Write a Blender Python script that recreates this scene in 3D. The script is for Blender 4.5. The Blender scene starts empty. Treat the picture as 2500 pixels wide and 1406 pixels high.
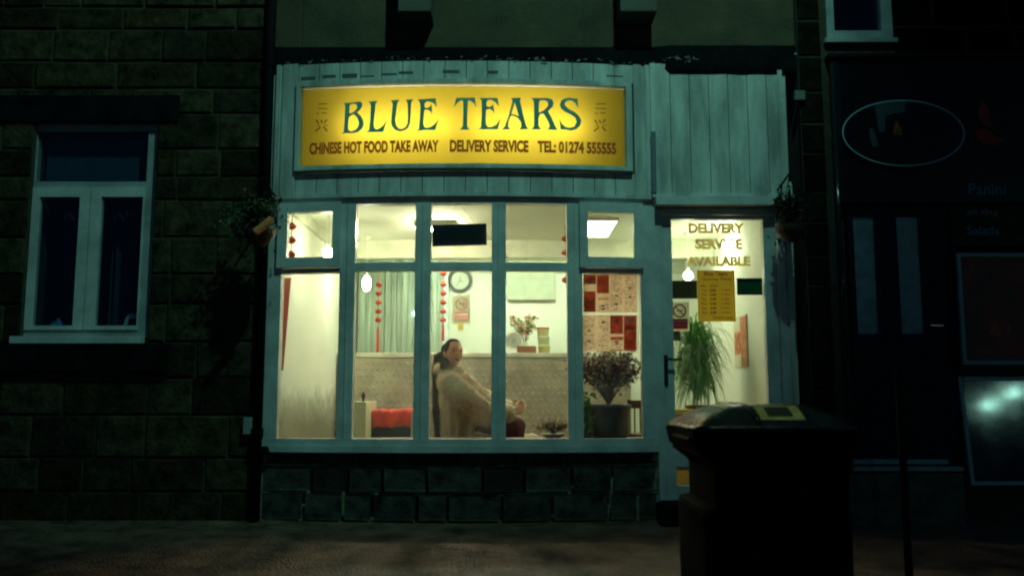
import bpy, bmesh, math, random
from mathutils import Vector, Matrix, Quaternion, noise
from mathutils.geometry import tessellate_polygon
R = math.radians
random.seed(7)
sc = bpy.context.scene
COL = sc.collection

# ------------------------------------------------------------------ camera
F, TH, D = 2150.0, R(7.0), 6.45
def ray(px, py):
    u = (px-1250)/F; v = (703-py)/F
    return Vector((u, math.cos(TH)-v*math.sin(TH), math.sin(TH)+v*math.cos(TH)))
_d = ray(1620, 1220); H = -(D/_d.y)*_d.z          # eye height above the shop floor
CAM = Vector((0, -D, H))
def P(px, py, Y=0.0):
    d = ray(px, py); return CAM + d*((Y+D)/d.y)
cam = bpy.data.cameras.new('camera'); cam.sensor_width = 36; cam.lens = F/2500*36
cam.clip_start = .05; cam.clip_end = 400
cam.dof.use_dof = True; cam.dof.focus_distance = 6.6; cam.dof.aperture_fstop = 2.6
co = bpy.data.objects.new('camera', cam); COL.objects.link(co)
co.location = CAM; co.rotation_euler = (R(90)+TH, 0, 0); sc.camera = co

# ------------------------------------------------------------------ world and street light
w = bpy.data.worlds.new('World'); sc.world = w; w.use_nodes = True
bg = w.node_tree.nodes['Background']; bg.inputs[0].default_value = (.02, .24, .56, 1); bg.inputs[1].default_value = .038
def lamp(name, loc, power, color, radius, target=None, kind='POINT', cone=100):
    l = bpy.data.lights.new(name, kind); l.energy = power; l.color = color; l.shadow_soft_size = radius
    o = bpy.data.objects.new(name, l); COL.objects.link(o); o.location = loc
    if target is not None:
        o.rotation_euler = (Vector(target)-Vector(loc)).to_track_quat('-Z', 'Y').to_euler()
        l.spot_size = R(cone); l.spot_blend = .5
    return o
lamp('street_light', (1.15, -4.2, 7.8), 440, (.35, 1.0, .79), .08, (-.3, 0, 5.5), 'SPOT', 82)
lamp('bin_label_fill', (1.15, -4.2, 7.8), 120, (.62, 1.0, .55), .08, (.95, -3.7, .6), 'SPOT', 15)  # extra narrow spot, added to brighten the bin label
vs = sc.view_settings; vs.view_transform = 'Standard'; vs.look = 'None'; vs.exposure = .35; vs.gamma = 1
sc.cycles.use_denoising = True; sc.cycles.max_bounces = 10; sc.cycles.transparent_max_bounces = 16
sc.cycles.sample_clamp_indirect = 6; sc.cycles.filter_width = 2.2
sc.cycles.caustics_reflective = False; sc.cycles.caustics_refractive = False

# ------------------------------------------------------------------ materials
def nn(nt, t, **kw):
    n = nt.nodes.new(t)
    for k, v in kw.items(): setattr(n, k, v)
    return n
def mat(name, col, rough=.7, metal=0., var=.12, scale=6., bump=.0, bscale=60., col2=None, emit=None, estr=0., trans=0., attr=None, spec=.5, coat=0., stretch=None):
    m = bpy.data.materials.new(name); m.use_nodes = True; nt = m.node_tree
    b = nt.nodes['Principled BSDF']; b.inputs['Roughness'].default_value = rough; b.inputs['Metallic'].default_value = metal
    b.inputs['Specular IOR Level'].default_value = spec; b.inputs['Coat Weight'].default_value = coat
    tc = nn(nt, 'ShaderNodeTexCoord'); vec = tc.outputs['Object']
    if stretch:
        mp = nn(nt, 'ShaderNodeMapping'); mp.inputs['Scale'].default_value = stretch
        nt.links.new(vec, mp.inputs[0]); vec = mp.outputs[0]
    nz = nn(nt, 'ShaderNodeTexNoise'); nz.inputs['Scale'].default_value = scale; nz.inputs['Detail'].default_value = 6
    nz.inputs['Roughness'].default_value = .65
    nt.links.new(vec, nz.inputs['Vector'])
    c1 = [max(0, c*(1-var*1.6)) for c in col]; c2 = col2 or [min(1, c*(1+var)) for c in col]
    ramp = nn(nt, 'ShaderNodeValToRGB'); e = ramp.color_ramp.elements
    e[0].position = .33; e[1].position = .67
    e[0].color = (*(c1 if not col2 else col), 1); e[1].color = (*c2, 1)
    nt.links.new(nz.outputs['Fac'], ramp.inputs[0]); out = ramp.outputs[0]
    if attr:
        at = nn(nt, 'ShaderNodeAttribute', attribute_name=attr)
        mx = nn(nt, 'ShaderNodeMix', data_type='RGBA', blend_type='MULTIPLY'); mx.inputs[0].default_value = 1
        nt.links.new(out, mx.inputs[6]); nt.links.new(at.outputs['Color'], mx.inputs[7]); out = mx.outputs[2]
    nt.links.new(out, b.inputs['Base Color'])
    rr = nn(nt, 'ShaderNodeMapRange'); rr.inputs[3].default_value = max(0, rough-.1); rr.inputs[4].default_value = min(1, rough+.1)
    nt.links.new(nz.outputs['Fac'], rr.inputs[0]); nt.links.new(rr.outputs[0], b.inputs['Roughness'])
    if bump:
        n2 = nn(nt, 'ShaderNodeTexNoise'); n2.inputs['Scale'].default_value = bscale; n2.inputs['Detail'].default_value = 5
        nt.links.new(tc.outputs['Object'], n2.inputs['Vector'])
        bp = nn(nt, 'ShaderNodeBump'); bp.inputs['Strength'].default_value = bump; bp.inputs['Distance'].default_value = .01
        nt.links.new(n2.outputs['Fac'], bp.inputs['Height']); nt.links.new(bp.outputs[0], b.inputs['Normal'])
    if emit:
        b.inputs['Emission Color'].default_value = (*emit, 1); b.inputs['Emission Strength'].default_value = estr
    if trans:
        tr = nn(nt, 'ShaderNodeBsdfTranslucent'); nt.links.new(out, tr.inputs[0])
        mx = nn(nt, 'ShaderNodeMixShader'); mx.inputs[0].default_value = trans
        nt.links.new(b.outputs[0], mx.inputs[1]); nt.links.new(tr.outputs[0], mx.inputs[2])
        nt.links.new(mx.outputs[0], nt.nodes['Material Output'].inputs[0])
    return m
def emat(name, col, s):
    m = bpy.data.materials.new(name); m.use_nodes = True; nt = m.node_tree; nt.nodes.clear()
    e = nn(nt, 'ShaderNodeEmission'); e.inputs[0].default_value = (*col, 1); e.inputs[1].default_value = s
    o = nn(nt, 'ShaderNodeOutputMaterial'); nt.links.new(e.outputs[0], o.inputs[0]); return m
def glassmat(name, tint=(.93, .96, .93), refl=.07, rough=.02, smear=.0):
    m = bpy.data.materials.new(name); m.use_nodes = True; nt = m.node_tree; nt.nodes.clear()
    t = nn(nt, 'ShaderNodeBsdfTransparent'); t.inputs[0].default_value = (*tint, 1)
    g = nn(nt, 'ShaderNodeBsdfGlossy'); g.inputs['Roughness'].default_value = rough
    lw = nn(nt, 'ShaderNodeLayerWeight'); lw.inputs[0].default_value = .25
    mr = nn(nt, 'ShaderNodeMapRange'); mr.inputs[3].default_value = refl; mr.inputs[4].default_value = .6
    nt.links.new(lw.outputs['Facing'], mr.inputs[0])
    mr.inputs[2].default_value = 1.6
    mx = nn(nt, 'ShaderNodeMixShader'); nt.links.new(mr.outputs[0], mx.inputs[0])
    nt.links.new(t.outputs[0], mx.inputs[1]); nt.links.new(g.outputs[0], mx.inputs[2]); last = mx.outputs[0]
    if smear:                                   # dried smears and dust on the glass
        tc = nn(nt, 'ShaderNodeTexCoord'); nz = nn(nt, 'ShaderNodeTexNoise'); nz.inputs['Scale'].default_value = 3.5
        nz.inputs['Detail'].default_value = 8; nt.links.new(tc.outputs['Object'], nz.inputs[0])
        m2 = nn(nt, 'ShaderNodeMapRange'); m2.inputs[1].default_value = .45; m2.inputs[2].default_value = .8; m2.inputs[4].default_value = smear
        nt.links.new(nz.outputs['Fac'], m2.inputs[0])
        df = nn(nt, 'ShaderNodeBsdfTranslucent'); df.inputs[0].default_value = (.8, .85, .8, 1)
        m3 = nn(nt, 'ShaderNodeMixShader'); nt.links.new(m2.outputs[0], m3.inputs[0])
        nt.links.new(last, m3.inputs[1]); nt.links.new(df.outputs[0], m3.inputs[2]); last = m3.outputs[0]
    o = nn(nt, 'ShaderNodeOutputMaterial'); nt.links.new(last, o.inputs[0]); return m
def filmmat(name, col, opacity):
    m = bpy.data.materials.new(name); m.use_nodes = True; nt = m.node_tree; nt.nodes.clear()
    t = nn(nt, 'ShaderNodeBsdfTransparent'); d = nn(nt, 'ShaderNodeBsdfTranslucent'); d.inputs[0].default_value = (*col, 1)
    d2 = nn(nt, 'ShaderNodeBsdfDiffuse'); d2.inputs[0].default_value = (*col, 1)
    a = nn(nt, 'ShaderNodeMixShader'); a.inputs[0].default_value = .5
    nt.links.new(d.outputs[0], a.inputs[1]); nt.links.new(d2.outputs[0], a.inputs[2])
    mx = nn(nt, 'ShaderNodeMixShader'); mx.inputs[0].default_value = opacity
    nt.links.new(t.outputs[0], mx.inputs[1]); nt.links.new(a.outputs[0], mx.inputs[2])
    o = nn(nt, 'ShaderNodeOutputMaterial'); nt.links.new(mx.outputs[0], o.inputs[0]); return m

M = {}
M['upvc'] = mat('white_frame', (.64, .66, .64), .35, var=.18, scale=4, bump=.05, bscale=20)
M['clad'] = mat('painted_cladding', (.54, .57, .53),   .5, var=.27, scale=5, bump=.25, bscale=30, stretch=(1.6, 1, .3))
M['joint'] = mat('board_joint', (.10, .11, .11), .9)
M['lead'] = mat('black_flashing', (.004, .005, .007), .85, spec=.1, var=.6, scale=9, bump=.8, bscale=14)
M['flake'] = mat('flaking_paint', (.22, .24, .22), .45, var=.8, scale=18, bump=.5, bscale=40)
M['render'] = mat('upper_stone', (.16, .13, .075), .9, var=.3, scale=2.6, bump=.7, bscale=38)
M['stone'] = mat('sandstone_block', (.064, .052, .028), .95, spec=.1, var=.5, scale=9, bump=1.4, bscale=30, attr='tone')
M['mortar'] = mat('dark_mortar', (.055, .05, .032), .95, var=.3, scale=12, bump=.5)
M['pstone'] = mat('sooty_block', (.062, .062, .05), .9, var=.6, scale=8, bump=.9, bscale=40, attr='tone')
M['pmortar'] = mat('pale_mortar', (.30, .30, .21), .95, var=.4, scale=9, bump=.6)
M['blackstone'] = mat('blackened_stone', (.008, .008, .010), .9, spec=.1, var=.4, bump=.4)
M['pipe'] = mat('black_pipe', (.005, .006, .008), .8, spec=.1, var=.3)
M['asphalt'] = mat('asphalt', (.06, .038, .027), .42, var=.5, scale=4.5, bump=2.5, bscale=55, col2=(.36, .205, .14))
M['kerb'] = mat('kerb_stone', (.2, .2, .19), .85, bump=.4)
M['cream'] = mat('cream_wall', (.76, .78, .66), .8, var=.05, scale=1.2)
M['ceil'] = mat('ceiling_paint', (.76, .79, .62), .85, var=.05, scale=1.5)
M['floor'] = mat('vinyl_floor', (.30, .24, .17), .5, var=.2, scale=4)
M['steel'] = mat('tread_steel', (.60, .55, .44), .33, metal=.8, var=.15, scale=5)
M['steelcap'] = mat('counter_cap', (.62, .62, .50), .35, metal=.5)
M['strip'] = mat('pvc_strip', (.44, .54, .42), .4, var=.35, scale=3, stretch=(7, 1, .25))
M['white'] = mat('white_plastic', (.72, .74, .68), .4, var=.04)
M['red'] = mat('red_cloth', (.55, .035, .02), .7, var=.2)
M['lred'] = mat('lantern_red', (.55, .06, .02), .6, trans=.35, var=.15)
M['gold'] = mat('gold_trim', (.6, .35, .06), .4, metal=.4)
M['black'] = mat('matt_black', (.006, .006, .008), .6)
M['blackg'] = mat('black_gloss', (.004, .004, .008), .4, spec=.2)
M['wood'] = mat('brown_wood', (.20, .075, .025), .5, var=.4, scale=5, stretch=(1, 1, .2))
M['sill'] = mat('sill_board', (.6, .6, .48), .4)
M['glass'] = glassmat('window_glass', smear=.04)
M['dglass'] = glassmat('door_glass', smear=.02)
M['darkglass'] = glassmat('dark_window_glass', (.8, .85, .9), .05)
M['bin'] = mat('bin_plastic', (.002, .0025, .004), .7, spec=.04, var=.4, scale=10, bump=.12, bscale=60)
M['binlid'] = mat('bin_lid_plastic', (.014, .018, .018), .27, var=.5, scale=12, bump=.15, bscale=25)
M['skin'] = mat('skin', (.64, .28, .15), .45, var=.08, scale=20)
M['lip'] = mat('lips', (.30, .06, .05), .45)
M['hair'] = mat('dark_hair', (.030, .011, .005), .8, var=.5, scale=40, bump=.4, bscale=120, spec=.05)
M['fur'] = mat('cream_fur', (.52, .40, .28), .95, var=.2, scale=14, col2=(.70, .56, .40))
M['burg'] = mat('burgundy_cloth', (.12, .012, .014), .8)
M['eyew'] = mat('eye_white', (.7, .66, .6), .3)
M['eyed'] = mat('eye_dark', (.02, .012, .01), .2)
M['leaf'] = mat('green_leaf', (.05, .17, .025), .5, var=.5, scale=9, trans=.3, col2=(.13, .33, .05))
M['dryleaf'] = mat('brown_leaf', (.07, .05, .02), .65, var=.5, scale=25, trans=.25, col2=(.20, .13, .075))
M['paleleaf'] = mat('pale_blossom', (.55, .42, .32), .6, var=.3, scale=30, trans=.3)
M['pink'] = mat('pink_blossom', (.6, .2, .15), .6, trans=.3)
M['pinkleaf'] = mat('pink_white_blossom', (.60, .20, .14), .6, var=.3, scale=25, trans=.3, col2=(.8, .7, .55))
M['stem'] = mat('stem', (.10, .06, .03), .7)
M['potblue'] = mat('dark_pot', (.09, .10, .12), .35, var=.4)
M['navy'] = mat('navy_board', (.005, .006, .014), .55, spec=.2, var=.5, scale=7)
M['dimwhite'] = mat('weathered_white', (.36, .40, .40), .5, var=.2, scale=4)
M['slot'] = mat('dark_patch', (.10, .11, .11), .8)

# ------------------------------------------------------------------ object helpers
def thing(name, label, cat, loc, group=None):
    o = bpy.data.objects.new(name, None); COL.objects.link(o); o.location = loc; o.empty_display_size = .1
    o['label'] = label; o['category'] = cat
    if group: o['group'] = group
    return o
def obj(name, bm, m, parent=None, label=None, smooth=False, kind=None, cat=None, group=None):
    if isinstance(bm, bmesh.types.BMesh):
        me = bpy.data.meshes.new(name)
        bm.to_mesh(me); bm.free()
    else: me = bm
    if isinstance(m, (list, tuple)):
        for x in m: me.materials.append(M[x])
    else: me.materials.append(M[m] if isinstance(m, str) else m)
    if smooth:
        for p in me.polygons: p.use_smooth = True
    o = bpy.data.objects.new(name, me); COL.objects.link(o)
    if parent is not None:
        o.parent = parent
        if parent.type == 'EMPTY': o.matrix_parent_inverse = Matrix.Translation(-Vector(parent.location))
    if label: o['label'] = label
    if kind: o['kind'] = kind
    if cat: o['category'] = cat
    if group: o['group'] = group
    return o
def NB(): return bmesh.new()
def box(bm, x0, x1, y0, y1, z0, z1, mi=0, bev=0):
    v = [bm.verts.new(p) for p in ((x0,y0,z0),(x1,y0,z0),(x1,y1,z0),(x0,y1,z0),(x0,y0,z1),(x1,y0,z1),(x1,y1,z1),(x0,y1,z1))]
    fs = [bm.faces.new([v[i] for i in q]) for q in ((0,1,5,4),(1,2,6,5),(2,3,7,6),(3,0,4,7),(4,5,6,7),(3,2,1,0))]
    for f in fs: f.material_index = mi
    if bev:
        es = list({e for f in fs for e in f.edges})
        bmesh.ops.bevel(bm, geom=es, offset=bev, segments=2, affect='EDGES', profile=.6)
    return v
def pbox(bm, pa, pb, qa, qb, y0, y1, bev=0, Y=None):
    """box from pixel-measured corners on the depth plane y0 (real metres)"""
    Yp = y0 if Y is None else Y
    a = P(pa, (qa+qb)/2, Yp); b = P(pb, (qa+qb)/2, Yp); t = P((pa+pb)/2, qa, Yp); c = P((pa+pb)/2, qb, Yp)
    box(bm, a.x, b.x, y0, y1, c.z, t.z, bev=bev)
def tube(bm, pts, r, n=8, caps=True):
    pts = [Vector(p) for p in pts]; rr = r if isinstance(r, (list, tuple)) else [r]*len(pts)
    rings = []
    for i, p in enumerate(pts):
        t = (pts[min(i+1, len(pts)-1)]-pts[max(i-1, 0)]).normalized()
        a = t.orthogonal().normalized() if i == 0 else (pa_ - t*pa_.dot(t)).normalized()
        pa_ = a; b = t.cross(a)
        rings.append([bm.verts.new(p+(a*math.cos(k*2*math.pi/n)+b*math.sin(k*2*math.pi/n))*rr[i]) for k in range(n)])
    for i in range(len(rings)-1):
        for k in range(n): bm.faces.new((rings[i][k], rings[i][(k+1)%n], rings[i+1][(k+1)%n], rings[i+1][k]))
    if caps: bm.faces.new(rings[0][::-1]); bm.faces.new(rings[-1])
def ball(bm, c, r, sc_=(1,1,1), seg=12, rot=None):
    mt = Matrix.Translation(c) @ (rot.to_4x4() if rot else Matrix.Identity(4)) @ Matrix.Diagonal((*[r*s for s in sc_], 1))
    bmesh.ops.create_uvsphere(bm, u_segments=seg, v_segments=max(6, seg*2//3), radius=1, matrix=mt)
def cap(bm, a, ra, b, rb, seg=14):
    a = Vector(a); b = Vector(b); n = 6
    for i in range(n+1): 
        pass
    ball(bm, a, ra, seg=seg); ball(bm, b, rb, seg=seg); tube(bm, [a, b], [ra, rb], seg)
def lathe(bm, c, prof, n=24):
    rings = []
    for r, z in prof: rings.append([bm.verts.new((c[0]+r*math.cos(k*2*math.pi/n), c[1]+r*math.sin(k*2*math.pi/n), c[2]+z)) for k in range(n)])
    for i in range(len(rings)-1):
        for k in range(n): bm.faces.new((rings[i][k], rings[i][(k+1)%n], rings[i+1][(k+1)%n], rings[i+1][k]))
    bm.faces.new(rings[0][::-1]); bm.faces.new(rings[-1])
def ring(bm, c, r, w, y, d=.006, n=32, a0=0, a1=360, sx=1, sz=1):
    """flat annulus facing the street, centre c=(x,z), given thickness d"""
    full = abs(a1-a0) >= 360; m = n if full else n+1; L = []
    for k in range(m):
        a = R(a0+(a1-a0)*k/n); ca, sa = math.cos(a)*sx, math.sin(a)*sz
        L.append([bm.verts.new((c[0]+ca*q, yy, c[1]+sa*q)) for q, yy in ((r-w/2, y), (r+w/2, y), (r+w/2, y+d), (r-w/2, y+d))])
    for k in range(n if full else n):
        A = L[k]; B = L[(k+1) % m]
        for j in range(4): bm.faces.new((A[j], A[(j+1)%4], B[(j+1)%4], B[j]))
def poly(bm, loops, fn):
    pl = [[Vector((x, y, 0)) for x, y in lp] for lp in loops]
    vs_ = [bm.verts.new(fn(p.x, p.y)) for lp in pl for p in lp]
    for t in tessellate_polygon(pl):
        try: bm.faces.new([vs_[i] for i in t])
        except ValueError: pass
def text_mesh(body, fn, x0, x1, z0, z1, bold=0., shear=0.):
    """lettering fitted to a rectangle; fn maps (x, z) to the surface it is on"""
    c = bpy.data.curves.new('t', 'FONT'); c.body = body; c.offset = bold; c.resolution_u = 3; c.shear = shear
    o = bpy.data.objects.new('t', c); COL.objects.link(o); bpy.context.view_layer.update()
    me = bpy.data.meshes.new_from_object(o.evaluated_get(bpy.context.evaluated_depsgraph_get()))
    bpy.data.objects.remove(o); bpy.data.curves.remove(c)
    xs = [v.co.x for v in me.vertices]; ys = [v.co.y for v in me.vertices]
    a, b, e, f = min(xs), max(xs), min(ys), max(ys)
    for v in me.vertices:
        v.co = fn(x0+(v.co.x-a)/(b-a)*(x1-x0), z0+(v.co.y-e)/(f-e)*(z1-z0))
    return me
def merge(mes):
    bm = NB()
    for m in mes: bm.from_mesh(m)
    return bm
def remeshed(bm, voxel, smooth=2):
    me = bpy.data.meshes.new('r'); bm.to_mesh(me); bm.free(); o = bpy.data.objects.new('r', me); COL.objects.link(o)
    md = o.modifiers.new('r', 'REMESH'); md.mode = 'VOXEL'; md.voxel_size = voxel
    if smooth:
        s = o.modifiers.new('s', 'SMOOTH'); s.iterations = smooth; s.factor = .5
    bpy.context.view_layer.update()
    out = bpy.data.meshes.new_from_object(o.evaluated_get(bpy.context.evaluated_depsgraph_get()))
    bpy.data.objects.remove(o); return out

# ------------------------------------------------------------------ the shallow bow of the shop front
XL, XR = P(650, 800).x, P(1600, 800).x; XC, HW, BOW = (XL+XR)/2, (XR-XL)/2, .12
def bow(x):
    t = (x-XC)/HW
    return -BOW*(1-t*t) if abs(t) < 1 else 0.
def PB(px, py, off=0.):
    Y = off
    for _ in range(5):
        p = P(px, py, Y); Y = bow(p.x)+off
    return P(px, py, Y)
def Z(py, off=0.): return PB(1125, py, off).z
def X(px, py=800): return PB(px, py).x
def bbar(bm, x0, x1, z0, z1, f, b, n=None, mi=0):
    """bar that follows the bow: f, b = front and back offset from it"""
    n = n or max(1, int((x1-x0)/.08)); prev = None
    for i in range(n+1):
        x = x0+(x1-x0)*i/n; y = bow(x)
        cur = [bm.verts.new((x, y+f, z0)), bm.verts.new((x, y+f, z1)), bm.verts.new((x, y+b, z1)), bm.verts.new((x, y+b, z0))]
        if prev:
            for j in range(4):
                q = bm.faces.new((prev[j], prev[(j+1)%4], cur[(j+1)%4], cur[j])); q.material_index = mi
        else: bm.faces.new(cur).material_index = mi
        prev = cur
    bm.faces.new(prev[::-1]).material_index = mi

# ------------------------------------------------------------------ ground
GZ = -.14; SL = .075
def gz(y): return GZ+SL*min(0, max(y, -4.3))
bm = NB(); prev = None
for i in range(40):
    y = .6-4.9*i/39
    cur = [bm.verts.new((-40+80*k/60, y, gz(y)-.0+.004*noise.noise(Vector((k, y*2, 0))))) for k in range(61)]
    if prev:
        for k in range(60): bm.faces.new((prev[k], cur[k], cur[k+1], prev[k+1]))
    prev = cur
obj('pavement', bm, 'asphalt', kind='structure')
bm = NB(); box(bm, -40, 40, -4.45, -4.3, gz(-4.3)-.3, gz(-4.3)+.004, bev=.012); obj('kerb', bm, 'kerb', kind='structure')
bm = NB(); bmesh.ops.create_grid(bm, x_segments=2, y_segments=2, size=150, matrix=Matrix.Translation((0, 0, gz(-4.3)-.12))); obj('road', bm, 'asphalt', kind='structure')

# ------------------------------------------------------------------ stone walls
def stones(bm, x0, x1, z0, z1, yf, holes, ch, bw, gap=.012, out=.012, seed=1, dark=(.55, 1.15), base=0, courses=None):
    rnd = random.Random(seed); lay = bm.loops.layers.color.get('tone') or bm.loops.layers.color.new('tone')
    z = z0; ci = 0
    while z < z1-.01:
        h = courses[ci] if courses and ci < len(courses) else rnd.uniform(*ch); ci += 1
        zt = min(z+h, z1); x = x0
        while x < x1-.02:
            wd = rnd.uniform(*bw); xe = min(x+wd, x1)
            if x1-xe < .1: xe = x1
            segs = [(x, xe)]
            for (a, b, c, d) in holes:
                if zt > c+.01 and z < d-.01:
                    ns = []
                    for s, e in segs:
                        if e <= a or s >= b: ns.append((s, e))
                        else:
                            if s < a: ns.append((s, a))
                            if e > b: ns.append((b, e))
                    segs = ns
            for s, e in segs:
                if e-s < .04: continue
                g = gap/2; o = out*rnd.uniform(.5, 1.3); t = rnd.uniform(*dark); hue = rnd.uniform(-.06, .06)
                j = lambda: rnd.uniform(-.004, .004)
                A = [(s+g+j(), z+g+j()), (e-g+j(), z+g+j()), (e-g+j(), zt-g+j()), (s+g+j(), zt-g+j())]
                ins = .012; B = [(A[0][0]+ins, A[0][1]+ins), (A[1][0]-ins, A[1][1]+ins), (A[2][0]-ins, A[2][1]-ins), (A[3][0]+ins, A[3][1]-ins)]
                va = [bm.verts.new((p[0], yf, p[1])) for p in A]; vb = [bm.verts.new((p[0], yf-o+j()*.5, p[1])) for p in B]
                fs = [bm.faces.new(vb)]+[bm.faces.new((va[k], va[(k+1)%4], vb[(k+1)%4], vb[k])) for k in range(4)]
                for f in fs:
                    f.material_index = base
                    for l in f.loops: l[lay] = (t*(1+hue), t, t*(1-hue), 1)
            x = xe
        z = zt
def slab(bm, x0, x1, z0, z1, y0, y1, holes, mi=1):
    """solid wall behind the stones, with rectangular openings"""
    xs = sorted({x0, x1, *[h[0] for h in holes], *[h[1] for h in holes]}); zs = sorted({z0, z1, *[h[2] for h in holes], *[h[3] for h in holes]})
    for i in range(len(xs)-1):
        for k in range(len(zs)-1):
            cx, cz = (xs[i]+xs[i+1])/2, (zs[k]+zs[k+1])/2
            if any(a < cx < b and c < cz < d for a, b, c, d in holes): continue
            box(bm, xs[i], xs[i+1], y0, y1, zs[k], zs[k+1], mi)
def lrect(a, b, q0, q1, Y=0.):
    return (P(a, (q0+q1)/2, Y).x, P(b, (q0+q1)/2, Y).x, P((a+b)/2, q1, Y).z, P((a+b)/2, q0, Y).z)

house = thing('stone_house', 'dark coursed sandstone house wall with white casement window, left of the takeaway', 'house', (-4, 0, GZ))
xe = P(640, 800).x
hw_ = lrect(66, 372, 300, 838)
bm = NB()
stones(bm, -7.5, xe, GZ-.35, 6.2, 0, [hw_], (.17, .30), (.28, .62), seed=5, gap=.012, out=.016, dark=(.6, 1.25), courses=[.33, .22, .24, .30, .27, .26, .28, .22])
slab(bm, -7.5, xe, GZ-.4, 6.2, .002, .3, [hw_])
obj('wall', bm, ['stone', 'mortar'], house)
bm = NB(); box(bm, hw_[0]-.35, P(440, 260).x, -.03, .1, hw_[3]+.002, P(200, 236).z, bev=.006); obj('lintel', bm, 'blackstone', house)
bm = NB(); box(bm, hw_[0]-.3, P(412, 880).x, -.07, .1, P(200, 905).z, hw_[2]-.002, bev=.006); obj('sill_stone', bm, 'blackstone', house)
# window
Yw = .07
def wr(a, b, q0, q1, Y=Yw): return lrect(a, b, q0, q1, Y)
def frame(bm, o, i, y0, y1):
    """rectangular frame between outer rect o and inner rect i = (x0,x1,z0,z1)"""
    box(bm, o[0], i[0], y0, y1, o[2], o[3]); box(bm, i[1], o[1], y0, y1, o[2], o[3])
    box(bm, i[0], i[1], y0, y1, o[2], i[2]); box(bm, i[0], i[1], y0, y1, i[3], o[3])
fo = (hw_[0]+.002, hw_[1]-.002, hw_[2]+.05, hw_[3]-.002)
g1 = wr(96, 366, 324, 446); gl = wr(94, 193, 484, 796); gr_ = wr(245, 347, 484, 796); xm0, xm1 = wr(193, 245, 484, 796)[:2]
win = bm = NB()
zr = (wr(96, 366, 324, 446)[2])
box(bm, fo[0], g1[0]-.01, Yw-.03, Yw+.05, fo[2], fo[3]); box(bm, g1[1]-.005, fo[1], Yw-.03, Yw+.05, fo[2], fo[3])
box(bm, g1[0]-.01, g1[1]-.005, Yw-.03, Yw+.05, g1[3], fo[3]); box(bm, g1[0]-.01, g1[1]-.005, Yw-.03, Yw+.05, g1[2]-.045, g1[2])
box(bm, g1[0]-.01, g1[1]-.005, Yw-.03, Yw+.05, fo[2], fo[2]+.05)
wf = obj('window', bm, 'dimwhite', house)
mid = (xm0+xm1)/2
for k, (a, b, gg) in enumerate(((g1[0]-.008, mid-.003, gl), (mid+.003, g1[1]-.007, gr_))):
    bm = NB(); frame(bm, (a, b, fo[2]+.052, g1[2]-.047), (gg[0], gg[1], gg[2], gg[3]), Yw-.045, Yw+.01); obj('sash', bm, 'upvc', wf)
    bm = NB(); box(bm, gg[0], gg[1], Yw-.02, Yw-.014, gg[2], gg[3]); obj('pane', bm, 'darkglass', wf)
bm = NB(); box(bm, g1[0]-.01, g1[1]-.005, Yw, Yw+.006, g1[2], g1[3]); obj('pane', bm, 'darkglass', wf)
bm = NB(); box(bm, hw_[0]-.05, hw_[1]-.03, -.05, Yw+.06, P(200, 843, -.05).z, fo[2]-.001, bev=.004); obj('window_ledge', bm, 'upvc', wf)
# room behind it: blind, curtains, things on the inner sill
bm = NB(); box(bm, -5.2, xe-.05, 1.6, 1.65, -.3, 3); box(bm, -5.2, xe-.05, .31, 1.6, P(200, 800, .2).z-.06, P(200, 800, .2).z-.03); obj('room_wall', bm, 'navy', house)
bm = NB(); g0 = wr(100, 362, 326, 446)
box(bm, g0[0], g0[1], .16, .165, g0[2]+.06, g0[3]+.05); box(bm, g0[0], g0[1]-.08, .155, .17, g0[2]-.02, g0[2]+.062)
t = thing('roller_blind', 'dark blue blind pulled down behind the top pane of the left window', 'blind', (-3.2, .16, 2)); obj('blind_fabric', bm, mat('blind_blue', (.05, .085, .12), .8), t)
def drape(bm, x0, x1, z0, z1, y, amp=.02, per=.06, taper=0):
    n = max(6, int((x1-x0)/.008)); prev = None
    for i in range(n+1):
        s = i/n; x = x0+(x1-x0)*s; yy = y+amp*math.sin(2*math.pi*(x-x0)/per)
        cur = [bm.verts.new((x0+(x-x0)*(1-taper*q), yy, z1+(z0-z1)*q)) for q in (0, .25, .5, .75, 1)]
        if prev:
            for j in range(4): bm.faces.new((prev[j], cur[j], cur[j+1], prev[j+1]))
        prev = cur
for k, (a, b) in enumerate(((150, 175), (272, 325))):
    bm = NB(); q = wr(a, b, 470, 800, .3); drape(bm, q[0], q[1], q[2]-.1, q[3]+.2, .3)
    o = obj('curtain', bm, mat('dark_curtain', (.035, .06, .08), .9), smooth=True, cat='curtain')
    o['label'] = ('narrow dark curtain edge behind the left casement of the house window', 'wider dark curtain hanging behind the right casement of the house window')[k]
zs = P(200, 797, .18).z
bm = NB(); c = P(142, 797, .2); lathe(bm, (c.x, c.y, zs-.03), [(.075, 0), (.075, .015), (.066, .04), (.045, .062), (.02, .075), (.012, .08), (.012, .09), (.002, .093)])
t = thing('domed_dish', 'blue domed dish on the sill behind the left casement', 'dish', (c.x, c.y, zs-.03)); obj('dome', bm, mat('blue_glaze', (.15, .35, .5), .25), t, smooth=True)
bm = NB(); c = P(318, 797, .16)
tube(bm, [(c.x-.035, .16, c.z-.03), (c.x-.035, .16, c.z+.02), (c.x-.022, .16, c.z+.06), (c.x+.01, .16, c.z+.085), (c.x+.035, .16, c.z+.08), (c.x+.05, .16, c.z+.055)], [.02, .017, .018, .022, .024, .010], 10)
ball(bm, (c.x-.03, .16, c.z-.028), .03, (1, 1, .4)); t = thing('swan_ornament', 'small white swan neck ornament on the sill in the right casement', 'ornament', (c.x, .16, c.z-.03))
obj('ornament_body', bm, mat('white_glaze', (.85, .85, .8), .2), t, smooth=True)

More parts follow.
